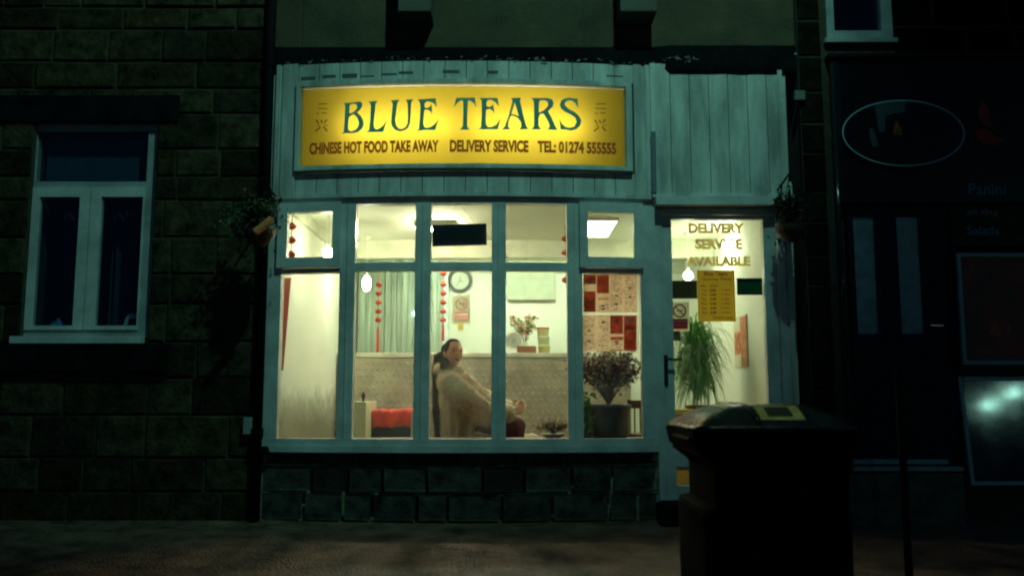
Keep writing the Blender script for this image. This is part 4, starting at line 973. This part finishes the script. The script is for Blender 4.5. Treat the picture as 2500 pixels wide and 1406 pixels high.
# face details
rotH = Matrix((rgt, fwd, up_)).transposed()
for s in (-1, 1):
    zc_ = .07; X_, Y_, Z_ = headpt(math.acos(.05), math.asin(.42)*1); 
    e = HL(.031*s, Y_-.006, .006); bm = NB(); ball(bm, e, .0125, (1.25, .8, .62), 12, rot=rotH); eye = obj('eye', bm, 'eyew', w_, smooth=True)
    bm = NB(); ball(bm, HL(.031*s+.001, Y_+.0015, .006), .0062, (1, .6, 1), 10, rot=rotH); obj('iris', bm, 'eyed', eye, smooth=True)
    bm = NB(); tube(bm, [HL(.046*s, Y_-.008, .011), HL(.031*s, Y_+.005, .0148), HL(.016*s, Y_+.001, .010)], .0024, 6); obj('eyelash', bm, 'hair', w_)
    bm = NB(); tube(bm, [HL(.052*s, Y_-.010, .028), HL(.036*s, Y_+.006, .034), HL(.015*s, Y_+.012, .029)], [.0016, .0034, .003], 6); obj('eyebrow', bm, 'hair', w_)
mx_, my_, mz_ = headpt(math.acos(-.50), 0)
bm = NB(); tube(bm, [HL(-.021, my_-.011, mz_-.001), HL(-.008, my_-.002, mz_+.003), HL(0, my_-.001, mz_+.0015), HL(.008, my_-.002, mz_+.003), HL(.021, my_-.011, mz_-.001)], [.0015, .0052, .005, .0052, .0015], 8)
tube(bm, [HL(-.019, my_-.011, mz_-.003), HL(-.008, my_-.002, mz_-.0075), HL(.008, my_-.002, mz_-.0075), HL(.019, my_-.011, mz_-.003)], [.0015, .006, .006, .0015], 8); obj('lips', bm, 'lip', w_, smooth=True)
# hair: drawn back into a long tail
bm = NB(); g2 = []
for i in range(25):
    th = math.pi*.80*i/24; rowv = []
    for k in range(48):
        ph = 2*math.pi*k/48; dph = abs((ph+math.pi) % (2*math.pi)-math.pi)
        lim = R(38) if dph < R(50) else R(38)+(dph-R(50))/R(130)*R(125)
        t_ = min(th, lim) if th > lim else th
        x, y, z = headpt(t_, ph)
        if th <= lim: k_ = 1.10+.015*math.sin(ph*17); rowv.append(bm.verts.new(HL(x*k_, y*k_-.003, z*1.07)))
        else: q_ = max(0, 1-(th-lim)/.5)*.98; rowv.append(bm.verts.new(HL(x*q_, y*q_-.02*(1-q_), z*q_)))
    g2.append(rowv)
for i in range(24):
    for k in range(48):
        bm.faces.new((g2[i][k], g2[i][(k+1)%48], g2[i+1][(k+1)%48], g2[i+1][k]))
bmesh.ops.remove_doubles(bm, verts=bm.verts, dist=.0004)
ball(bm, HL(0, -.018, .02), .085, (.96, 1.12, 1.12), 20, rot=rotH)
cap(bm, HL(.01, -.07, .03), .062, HL(.01, -.10, -.02), .05)
tube(bm, [HL(0, -.10, -.0), pp(1070, 872, .86), pp(1066, 900, .86), pp(1066, 950, .84), pp(1066, 1000, .80), pp(1070, 1075, .78)], [.045, .045, .035, .038, .036, .022], 12)
ball(bm, pp(1086, 884, .70), .036, (1, 1, .95)); ball(bm, pp(1081, 893, .71), .026)
hm = obj('hair', remeshed(bm, .006, 1), 'hair', w_, smooth=True)
bm = NB(); rn = random.Random(6)
for p_ in rn.sample(list(hm.data.polygons), min(5200, len(hm.data.polygons))):
    n_ = p_.normal; c_ = p_.center; d_ = (n_*.35+(HC-fwd*.12-c_).normalized()*.5+Vector((0, 0, -.6))+rv(rn)*.2).normalized(); leafquad(bm, Vector(c_)-n_*.001, d_, n_+rv(rn)*.3, rn.uniform(.012, .03), .0011)
obj('hair_strands', bm, 'hair', hm)
# coat
coat = NB()
cap(coat, pp(1092, 918, .88), .10, pp(1112, 975, .88), .165); cap(coat, pp(1112, 975, .88), .165, pp(1120, 1080, .88), .185)
cap(coat, pp(1092, 928, .72), .085, pp(1100, 935, .86), .12); cap(coat, pp(1104, 925, 1.0), .085, pp(1100, 935, .86), .12)
cap(coat, pp(1100, 938, .69), .105, elN, .098); cap(coat, elN, .098, pp(1236, 1007, .74), .078)
cap(coat, pp(1110, 930, 1.0), .09, elF, .092); cap(coat, elF, .092, pp(1238, 1000, .92), .082); cap(coat, pp(1130, 925, .97), .07, pp(1165, 965, 1.0), .085)
cap(coat, pp(1120, 1085, .86), .17, pp(1212, 1072, .84), .085); cap(coat, pp(1215, 1092, .98), .09, pp(1300, 1082, 1.02), .085)
for k in range(12):                                      # thick collar
    a = k*math.pi/6; a2 = (k+1)*math.pi/6; cc = pp(1094, 903, .86)
    f_ = lambda an: cc+Vector((.082*math.cos(an), .10*math.sin(an), .012*math.cos(an)*-1))
    cap(coat, f_(a), .045, f_(a2), .045, 8)
cap(coat, pp(1066, 880, .92), .04, pp(1062, 905, .90), .05)
cme = remeshed(coat, .011, 3)
for v in cme.vertices: v.co += v.normal*(.006*noise.noise(v.co*22)+.004*noise.noise(v.co*60))
co_ = obj('fur_coat', cme, 'fur', w_, smooth=True)
bm = NB(); rn = random.Random(16); pl = list(cme.polygons)
for k in range(21000):
    p_ = rn.choice(pl); n_ = p_.normal; c_ = Vector(p_.center); flow = Vector((.15, 0, -.75))+rv(rn)*.55
    d_ = (n_*.7+flow).normalized(); leafquad(bm, c_-n_*.003+rv(rn)*.005, d_, n_.cross(rv(rn)), rn.uniform(.012, .028), .0018)
obj('fur_tufts', bm, 'fur', co_)
tr = NB(); cap(tr, hip, .12, knee, .074); cap(tr, knee, .073, foot+Vector((0, 0, .05)), .046)
cap(tr, hip, .118, knF, .07); cap(tr, knF, .067, Vector((knF.x-.02, 1.0, .12)), .046)
obj('trousers', remeshed(tr, .009, 2), 'burg', w_, smooth=True)
# what she sits on
t = thing('window_bench', 'low padded bench under the seated woman', 'bench', (pp(1120, 1100).x, .9, 0))
bm = NB(); zz = hip.z-.13; box(bm, -.85, .1, .64, 1.16, zz-.07, zz, bev=.012); obj('seat', bm, 'wood', t)
for a_ in (-.83, .05):
    for b_ in (.67, 1.1): bm = NB(); box(bm, a_, a_+.03, b_, b_+.03, 0, zz-.071); obj('leg', bm, 'wood', t)

# ------------------------------------------------------------------ things outside on the fronts
xd = P(640, 700, -.05).x
t = thing('drainpipe', 'black drainpipe between the stone house and the takeaway', 'drainpipe', (xd, -.05, GZ))
bm = NB(); tube(bm, [(xd, -.052, GZ-.02), (xd, -.052, 6)], .036, 14); obj('pipe', bm, 'pipe', t, smooth=True)
for z in (.45, 1.9, 3.2): bm = NB(); tube(bm, [(xd, -.052, z), (xd, -.052, z+.06)], .045, 14); box(bm, xd-.06, xd+.06, -.02, -.002, z+.015, z+.045); obj('bracket', bm, 'pipe', t)
bm = NB(); z = Z(1100); tube(bm, [(xd+.03, -.052, z), (xd+.075, -.055, z), (xd+.075, -.055, z-.02)], .03, 10); obj('spur', bm, 'pipe', t)
q = lrect(594, 624, 1018, 1060, -.06); t = thing('meter_box', 'small white box fixed low on the stone wall beside the drainpipe', 'box', (q[0], -.06, q[2]))
bm = NB(); box(bm, q[0], q[1]-.01, -.07, -.014, q[2], q[3], bev=.006); obj('box_body', bm, 'dimwhite', t)
bm = NB(); tube(bm, [((q[0]+q[1])/2, -.03, q[2]), ((q[0]+q[1])/2, -.03, q[2]-.09)], .014, 8); obj('cable', bm, 'pipe', t)
def basket(px, py, Y, lab, seed, side, spread=.15, tube_lit=True):
    c = P(px, py, Y); rn = random.Random(seed)
    t = bouquet('hanging_basket', lab, (c.x, Y, c.z-.09), 30, spread, .23, 'leaf2', 'pink', 22, 1, .045, .018, .003, seed=seed, cat='hanging basket', crown=.25)
    bm = NB(); lathe(bm, (c.x, Y, c.z-.21), [(.02, 0), (.07, .03), (.10, .08), (.11, .12), (.10, .12)], 18); obj('basket', bm, 'stem', t)
    bm = NB(); tube(bm, [(c.x+side*.0, -.005, c.z+.22), (c.x, Y, c.z+.28), (c.x, Y-.03, c.z+.25)], .008, 6); tube(bm, [(c.x, -.005, c.z+.0), (c.x, Y*.5, c.z+.24)], .006, 6)
    obj('bracket', bm, 'pipe', t)
    for k in range(3):
        bm = NB(); a = k*2.1; tube(bm, [(c.x, Y, c.z+.27), (c.x+.10*math.cos(a), Y+.10*math.sin(a), c.z-.09)], .0025, 4); obj('chain', bm, 'pipe', t)
    return t, c
M['leaf2'] = mat('basket_leaf', (.03, .075, .025), .55, var=.5, trans=.2)
M['terra'] = mat('orange_trough', (.62, .20, .06), .6, var=.3)
t, c = basket(636, 530, -.42, 'trailing hanging basket with red blossoms left of the bow window', 3, 1)
bm = NB(); a, b = P(622, 568, -.60), P(664, 534, -.56); tube(bm, [a, b], .026, 12); obj('watering_tube', bm, 'terra', t, 'orange tube slanting through the basket')
bm = NB(); rn = random.Random(31)                # trailing growth below and beside the basket
for k in range(520):
    p_ = P(rn.gauss(610, 34), 535+rn.gauss(0, 26), -.38+rn.uniform(-.07, .1)); leafquad(bm, p_, rv(rn)+Vector((0, 0, -.4)), rv(rn), rn.uniform(.02, .05), .010)
obj('trailing_leaves', bm, 'leaf2', t)
t, c = basket(1930, 520, -.34, 'dark hanging basket at the corner right of the shop door', 9, -1, .12)
bm = NB(); tube(bm, [P(1932, 552, -.27), P(1946, 578, -.27)], .011, 8); obj('dry_leaf', bm, mat('yellow_leaf', (.30, .24, .05), .6), t)
bm = NB()
for k in range(300):
    p_ = P(rn.gauss(1930, 16), 530+rn.gauss(0, 30), -.2+rn.uniform(-.06, .08)); leafquad(bm, p_, rv(rn)+Vector((0, 0, -.5)), rv(rn), rn.uniform(.02, .05), .009)
obj('trailing_leaves', bm, 'leaf2', t)

# ------------------------------------------------------------------ dark shop on the right
dsh = thing('dark_shop', 'unlit black painted shopfront with double door, right of the takeaway', 'building', (4, 0, GZ))
dxa = xS1+.07; q1 = lrect(2010, 2170, -260, 98, 0)
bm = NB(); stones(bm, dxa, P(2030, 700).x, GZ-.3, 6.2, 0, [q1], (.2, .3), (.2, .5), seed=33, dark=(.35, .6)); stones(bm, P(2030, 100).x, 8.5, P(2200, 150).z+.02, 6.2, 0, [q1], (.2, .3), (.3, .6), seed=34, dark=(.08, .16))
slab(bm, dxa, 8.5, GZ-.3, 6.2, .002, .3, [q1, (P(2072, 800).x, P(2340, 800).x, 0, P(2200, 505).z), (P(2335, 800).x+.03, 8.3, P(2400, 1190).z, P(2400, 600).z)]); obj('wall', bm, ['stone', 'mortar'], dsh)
x0, x1 = P(2030, 320).x, 8.5; za, zb = P(2200, 500).z, P(2200, 152).z
bm = NB(); box(bm, x0, x1, -.06, 0, za, zb, bev=.004); obj('fascia', bm, 'blackg', dsh)
bm = NB(); box(bm, x0-.03, x1, -.10, -.0, zb+.001, zb+.03); box(bm, x0-.02, x0+.05, -.075, -.061, za, zb); obj('cornice', bm, 'navy', dsh)
# upper window
f_ = (q1[0]+.002, q1[1]-.002, q1[2]+.002, q1[3]); g_ = (q1[0]+.06, q1[1]-.085, q1[2]+.07, q1[3]-.06)
bm = NB(); frame(bm, f_, g_, -.01, .06); uw = obj('window', bm, 'dimwhite', dsh); bm = NB(); box(bm, g_[0], g_[1], .02, .026, g_[2], g_[3]); obj('pane', bm, 'darkglass', uw)
bm = NB(); box(bm, f_[0]-.03, f_[1]+.02, -.05, -.0, f_[2]-.04, f_[2]-.003, bev=.004); obj('sill', bm, 'dimwhite', uw)
bm = NB(); box(bm, dxa, 8.4, .9, .95, 0, 6); obj('room_wall', bm, 'black', dsh)
# double door
ddo = NB(); a0, a1, am = P(2078, 800, .02).x, P(2325, 800, .02).x, P(2162, 800, .02).x; zt_ = P(2200, 508, .02).z; z0d = P(2200, 1132, .02).z
drs = []
for (xa, xb, wa, wb) in ((a0, am-.003, 2086, 2138), (am+.003, a1, 2192, 2248)):
    bm = NB(); q = lrect(wa, wb, 530, 815, .02); q2 = lrect(wa+4, wb-4, 925, 1075, .02)
    frame(bm, (xa, xb, z0d, zt_), (q[0], q[1], q[2], q[3]), .0, .045)
    box(bm, q2[0]-.02, q2[1]+.03, -.008, -.001, q2[2]-.03, q2[3]); box(bm, q2[0]+.01, q2[1]+.0, -.016, -.0085, q2[2], q2[3]-.03)
    dd = obj('door', bm, 'navy', dsh); bm = NB(); box(bm, q[0], q[1], .018, .024, q[2], q[3]); obj('pane', bm, mat('sky_reflection_strip', (.20, .28, .36), .35, var=.25, scale=9), dd)  # blue-grey base colour stands in for dim sky reflected in the glass
    drs.append(dd)
bm = NB(); c = P(2270, 795, -.03); tube(bm, [(c.x, 0, c.z), (c.x, -.05, c.z), (c.x+.09, -.05, c.z)], .008, 8); obj('handle', bm, mat('chrome', (.5, .5, .5), .25, metal=1), drs[1])
for (a, b, q0_, q1_, yy, nm) in ((2084, 2316, 1121, 1133, -.05, 'threshold_bar'), (2066, 2354, 1139, 1150, -.10, 'threshold_sill')):
    q = lrect(a, b, q0_, q1_, yy); bm = NB(); box(bm, q[0], q[1], yy, .05, q[2], q[3], bev=.003); obj(nm, bm, 'dimwhite', dsh)
q = lrect(2066, 2356, 1156, 1215, -.16); bm = NB(); box(bm, q[0], q[1], -.16, .1, GZ-.3, q[3]+.0, bev=.012); obj('door_step', bm, mat('step_stone', (.10, .10, .085), .85, var=.4, bump=.5), dsh)
xp = P(2036, 290, -.1).x; t = thing('glossy_downpipe', 'slim black glossy downpipe left of the oval sign', 'drainpipe', (xp, -.1, GZ)); bm = NB(); tube(bm, [(xp, -.11, GZ), (xp, -.11, P(2036, 160, -.1).z)], .02, 14); obj('pipe', bm, mat('gloss_pipe', (.02, .02, .025), .12), t, smooth=True)
# oval sign
Yo = -.10; c = P(2206, 325, Yo); s = P(2207, 325, Yo).x-c.x; t = thing('oval_sign', 'black oval sign with thin pale blue outline on the dark fascia', 'sign', c)
bm = NB(); n = 64; vv = [bm.verts.new((c.x+148*s*math.cos(k*2*math.pi/n), Yo+.004, c.z+82*s*math.sin(k*2*math.pi/n))) for k in range(n)]; vb = [bm.verts.new((v.co.x, Yo+.035, v.co.z)) for v in vv]
bm.faces.new(vv); bm.faces.new(vb[::-1])
for k in range(n): bm.faces.new((vv[k], vb[k], vb[(k+1)%n], vv[(k+1)%n]))
obj('oval_board', bm, 'blackg', t)
M['paleblue'] = mat('pale_blue_line', (.42, .70, .80), .5, var=.1); M['greyblue'] = mat('grey_blue', (.05, .085, .10), .6)
bm = NB(); L_ = []
for k in range(96):
    a = k*2*math.pi/96; L_.append([bm.verts.new((c.x+(148+d_)*s*math.cos(a), Yo+y_, c.z+(82+d_)*s*math.sin(a))) for d_, y_ in ((-1.5, 0), (1.5, 0), (1.5, .006), (-1.5, .006))])
for k in range(96):
    for j in range(4): bm.faces.new((L_[k][j], L_[k][(j+1)%4], L_[(k+1)%96][(j+1)%4], L_[(k+1)%96][j]))
obj('outline', bm, 'paleblue', t)
fn = lambda x, y: P(x, y, Yo+.001)
bm = NB()
poly(bm, [[(2136, 262), (2144, 250), (2180, 245), (2210, 244), (2210, 274), (2180, 278), (2162, 284), (2160, 322), (2146, 324)]], fn); poly(bm, [[(2122, 316), (2130, 312), (2140, 336), (2144, 356), (2132, 360), (2124, 340)]], fn)
obj('grey_shape', bm, 'greyblue', t)
bm = NB(); poly(bm, [[(2180, 322), (2183, 306), (2190, 296), (2196, 306), (2201, 318), (2202, 332), (2192, 328), (2184, 330)]], fn); obj('flame_shape', bm, mat('flame_orange', (.45, .10, .01), .6, var=.5, scale=30), t)
Yt = -.064; fn = lambda x, y: P(x, y, Yt)
t = thing('fascia_emblem', 'pair of crimson crescent petals with white rims on the dark fascia', 'emblem', P(2415, 300, Yt)); bm = NB()
A1 = [(2402, 246), (2392, 256), (2386, 275), (2390, 292), (2402, 306), (2424, 314), (2414, 292), (2414, 270)]; A2 = [(2380, 318), (2384, 338), (2400, 352), (2424, 356), (2448, 348), (2456, 338), (2430, 334), (2414, 316), (2396, 314)]
poly(bm, [A1], fn); poly(bm, [A2], fn); obj('petals', bm, mat('crimson', (.62, .015, .015), .6), t)
bm = NB()
for A in (A1, A2): tube(bm, [P(x, y, Yt-.003) for x, y in A[:6]], .003, 5)
obj('rims', bm, 'greyblue', t)
ms = []
for body, a, b, q0_, q1_ in (('Panini', 2365, 2455, 448, 476), ('all day', 2370, 2450, 505, 526), ('Salads', 2372, 2450, 548, 570)):
    q = lrect(a, b, q0_, q1_, Yt); ms.append(text_mesh(body, lambda x, z: Vector((x, -.003 if z < za else Yt, z)), q[0], q[1], q[2], q[3]))
t = thing('dim_lettering', 'three dim lines of blue lettering beside the double door', 'lettering', P(2410, 570, -.06)); gv_ = mat('dim_blue_letter', (.22, .36, .50), .6); [obj('letters', x_, gv_, t) for x_ in ms]
# two framed display boards
def board(name, lab, r, tilt):
    c = P(r[0], r[3], -.08); q = lrect(*r, -.08); t = thing(name, lab, 'poster frame', ((q[0]+q[1])/2, -.08, q[2]), 'framed display boards by the double door')
    mt = lambda b: bmesh.ops.rotate(b, cent=(q[0], -.06, q[2]), matrix=Matrix.Rotation(R(-tilt), 3, 'X'), verts=b.verts)
    b = NB(); frame(b, q, (q[0]+.028, q[1]-.028, q[2]+.028, q[3]-.028), -.09, -.06); mt(b); obj('frame', b, mat('frame_blue', (.22, .36, .40), .4), t)
    return t, q, mt
t, q, mt = board('poster_frame', 'upper framed poster with dark red print beside the double door', (2342, 2640, 618, 890), 0)
bm = NB(); box(bm, q[0]+.028, q[1]-.028, -.075, -.061, q[2]+.028, q[3]-.028); obj('poster', bm, mat('dark_red_poster', (.03, .008, .012), .5, var=1., scale=4, col2=(.55, .05, .04)), t)
bm = NB(); fn = lambda x, y: P(x, y, -.077); poly(bm, [[(2416, 816), (2424, 782), (2432, 776), (2438, 800), (2446, 808), (2440, 822), (2426, 818)]], fn); poly(bm, [[(2458, 812), (2466, 784), (2470, 806), (2464, 816)]], fn); obj('flame_print', bm, mat('flame_dim', (.7, .14, .03), .6), t)
bm = NB(); box(bm, q[0]+.09, q[1]-.05, -.079, -.0755, q[2]+.045, q[2]+.07); obj('caption_bar', bm, 'greyblue', t)
t, q, mt = board('poster_frame', 'lower framed glossy board reflecting two street lamps, beside the double door', (2362, 2660, 918, 1185), 7)
bm = NB(); box(bm, q[0]+.028, q[1]-.028, -.078, -.061, q[2]+.028, q[3]-.028); mt(bm); obj('glossy_board', bm, mat('gloss_navy', (.006, .014, .030), .06, var=.3, scale=3, spec=.6), t)
# small bits on the pier
for (px, py, r_, lab) in ((1939, 135, .02, 'round grey alarm knob high on the pier right of the fascia'),):
    c = P(px, py, -.05); bm = NB(); ball(bm, c, .022); t = thing('alarm_knob', lab, 'knob', c); obj('knob', bm, 'dimwhite', t, smooth=True); bm = NB(); tube(bm, [(c.x, c.y, c.z), (c.x, 0, c.z)], .008, 6); obj('stem', bm, 'pipe', t)
q = lrect(1941, 1966, 221, 244, -.05); bm = NB(); box(bm, q[0], q[1], -.05, -.001, q[2], q[3], bev=.004); t = thing('junction_box', 'small grey junction box on the pier right of the fascia', 'box', (q[0], 0, q[2])); obj('box_body', bm, mat('box_grey', (.16, .2, .2), .6), t)
bm = NB(); tube(bm, [((q[0]+q[1])/2, -.02, q[2]), ((q[0]+q[1])/2, -.02, q[2]-1.0)], .005, 6); obj('cable', bm, 'pipe', t)
# thin steel post on the pavement
Yq = -1.6; a = P(2193, 905, Yq); t = thing('thin_post', 'thin dark post on the pavement in front of the double door', 'post', (a.x, Yq, gz(Yq)))
bm = NB(); tube(bm, [(a.x, Yq, gz(Yq)-.02), (a.x, Yq, a.z)], .021, 14); obj('pole', bm, 'pipe', t, smooth=True); bm = NB(); ball(bm, (a.x, Yq, a.z), .022, (1, 1, .5)); obj('cap', bm, 'pipe', t, smooth=True)

# ------------------------------------------------------------------ litter bin in the foreground
DBn = 2.80; Yb = -D+DBn+.26; bc = P(1852, 1100, -D+DBn); bx = .832
t = thing('litter_bin', 'black street litter bin with domed lid and small label, right foreground', 'bin', (bx, Yb, gz(Yb)))
def bz(py): return P(1852, py, -D+DBn).z
def br(bm, z, a, b, hy, rad):
    l = (a-1250)/F*(Yb+hy-rad*.5+D); r_ = (b-1250)/F*(Yb-hy+rad*.5+D); return rr(bm, z, (r_-l)/2, hy, rad, cx=(r_+l)/2-bx)
def rr(bm, z, hx, hy, rad, cx=0, cy=0, n=6, tz=0, tx=0):
    out = []
    for qx, qy, a0 in ((1, 1, 0), (-1, 1, 90), (-1, -1, 180), (1, -1, 270)):
        for k in range(n+1):
            a = R(a0+90*k/n); x = qx*(hx-rad)+rad*math.cos(a); y = qy*(hy-rad)+rad*math.sin(a)
            out.append(bm.verts.new((bx+cx+x, Yb+cy+y, z+tz*y+tx*x)))
    return out
def loft(bm, rings, close=True):
    for A, B in zip(rings, rings[1:]):
        m_ = len(A)
        for k in range(m_): bm.faces.new((A[k], A[(k+1)%m_], B[(k+1)%m_], B[k]))
    if close: bm.faces.new(rings[0][::-1]); bm.faces.new(rings[-1])
g0 = gz(Yb)-.03
bm = NB(); loft(bm, [br(bm, g0, 1660, 2050, .235, .05), br(bm, g0+.05, 1650, 2058, .25, .06), br(bm, bz(1262), 1644, 2066, .262, .06), br(bm, bz(1248), 1648, 2064, .258, .06), br(bm, bz(1240), 1672, 2060, .242, .05), br(bm, bz(1150), 1672, 2064, .242, .05), br(bm, bz(1138), 1665, 2066, .25, .05)])
obj('bin_body', bm, 'bin', t, smooth=False)
bm = NB()
zrim = bz(1046)
loft(bm, [br(bm, bz(1139), 1664, 2066, .252, .05), br(bm, bz(1126), 1650, 2070, .262, .05), br(bm, bz(1112), 1634, 2074, .272, .05), br(bm, bz(1104), 1634, 2076, .272, .05), br(bm, bz(1096), 1626, 2078, .280, .05), br(bm, bz(1052), 1618, 2082, .285, .05)])
obj('hood', bm, 'bin', t)
bm = NB(); ztop = P(1860, 986, Yb).z
hx0 = .256
rg = [rr(bm, zrim-.006, hx0, .292, .05), rr(bm, zrim+.004, hx0, .292, .05), rr(bm, zrim+.008, hx0-.008, .285, .05)]
prof = [(.12, .22), (.28, .42), (.45, .60), (.62, .78), (.80, .92), (.95, .985), (1, 1)]
for s_, h_ in prof: rg.append(rr(bm, zrim+.008+(ztop-zrim-.008)*h_, (hx0-.008)*(1-.55*s_), .285*(1-.55*s_), .05*(1-.3*s_), cx=.012*s_))
loft(bm, rg)
lid = obj('lid', bm, 'binlid', t, smooth=True)
bm = NB(); pts = []                                   # moulded rib running over the lid
def lidz(x, y):
    fx = abs(x)/(hx0-.008); fy = abs(y)/.285; s_ = min(1, max(0, (1-max(fx, fy))/.55)); h_ = 0
    pr = [(0, 0)]+prof
    for (s0, h0), (s1, h1) in zip(pr, pr[1:]):
        if s0 <= s_ <= s1: h_ = h0+(h1-h0)*(s_-s0)/(s1-s0)
    return zrim+.008+(ztop-zrim-.008)*h_
for k in range(19):
    y = -.282+.564*k/18; x = -.06-.04*(k/18); pts.append((bx+x, Yb+y, lidz(x, y)+.002))
tube(bm, pts, .006, 8); obj('rib', bm, 'binlid', lid, smooth=True)
def slope_quad(bm, x0, x1, y0, y1, off, n=6):
    g = [[bm.verts.new((bx+x0+(x1-x0)*i/n, Yb+y0+(y1-y0)*j/n, lidz(x0+(x1-x0)*i/n, y0+(y1-y0)*j/n)+off)) for i in range(n+1)] for j in range(n+1)]
    for j in range(n):
        for i in range(n): bm.faces.new((g[j][i], g[j][i+1], g[j+1][i+1], g[j+1][i]))
bm = NB(); slope_quad(bm, -.048, .092, -.262, -.16, .003); lb = obj('label_plate', bm, mat('label_cream', (.75, .66, .22), .5, var=.25, scale=30), t, 'cream label on the front slope of the bin lid')
bm = NB(); slope_quad(bm, -.02, .06, -.245, -.18, .0045); obj('label_print', bm, mat('label_dark', (.05, .04, .03), .5), lb)
bm = NB(); tube(bm, [(bx-hx0+.02, Yb-.2, bz(1075)), (bx-hx0-.004, Yb-.2, bz(1075)), (bx-hx0-.004, Yb+.1, bz(1075)), (bx-hx0+.02, Yb+.1, bz(1075))], .008, 8); obj('handle', bm, 'bin', t)

# street lamps across the road: seen only as reflections
def street_lamp(x, y, h, lab, power=48):
    t = thing('street_lamp', lab, 'street lamp', (x, y, gz(-5)-.12), 'street lamps across the road'); b = NB(); zb_ = gz(-5)-.12
    tube(b, [(x, y, zb_), (x, y, h-.1), (x, y+.3, h+.05), (x, y+.9, h+.08)], [.07, .05, .04, .035], 10); obj('post', b, 'pipe', t, smooth=True)
    b = NB(); box(b, x-.14, x+.14, y+.8, y+1.4, h+.04, h+.14, bev=.03); obj('lamp_head', b, 'pipe', t)
    b = NB(); box(b, x-.11, x+.11, y+.85, y+1.35, h-.05, h+.035, bev=.02); obj('lamp_glass', b, emat('lamp_glow', (.45, 1, .80), power), t)
def mirror_target(px, py, tilt, dist):
    d = ray(px, py).normalized(); p = P(px, py, -.08); n_ = Vector((0, -math.cos(R(tilt)), math.sin(R(tilt)))); r = d-n_*2*d.dot(n_); return p+r*(dist/abs(r.y)) if r.y else p
for k, (px, py) in enumerate(((2424, 985), (2484, 955))):
    m_ = mirror_target(px, py, 7, 15); street_lamp(m_.x, m_.y-1.1, m_.z, ('street lamp across the road, reflected left in the glossy board', 'street lamp across the road, reflected right in the glossy board')[k])


# a further lamp down the side road, caught as a spark in the second bay
d_ = ray(1000, 765).normalized(); p_ = PB(1000, 765); e_ = .001; n_ = Vector(((bow(p_.x+e_)-bow(p_.x-e_))/(2*e_), -1, 0)).normalized()
r_ = d_-n_*2*d_.dot(n_); m_ = p_+r_*(38/abs(r_.y)); street_lamp(m_.x, m_.y-1.1, m_.z, 'far street lamp that sparks in the second window bay', 500)
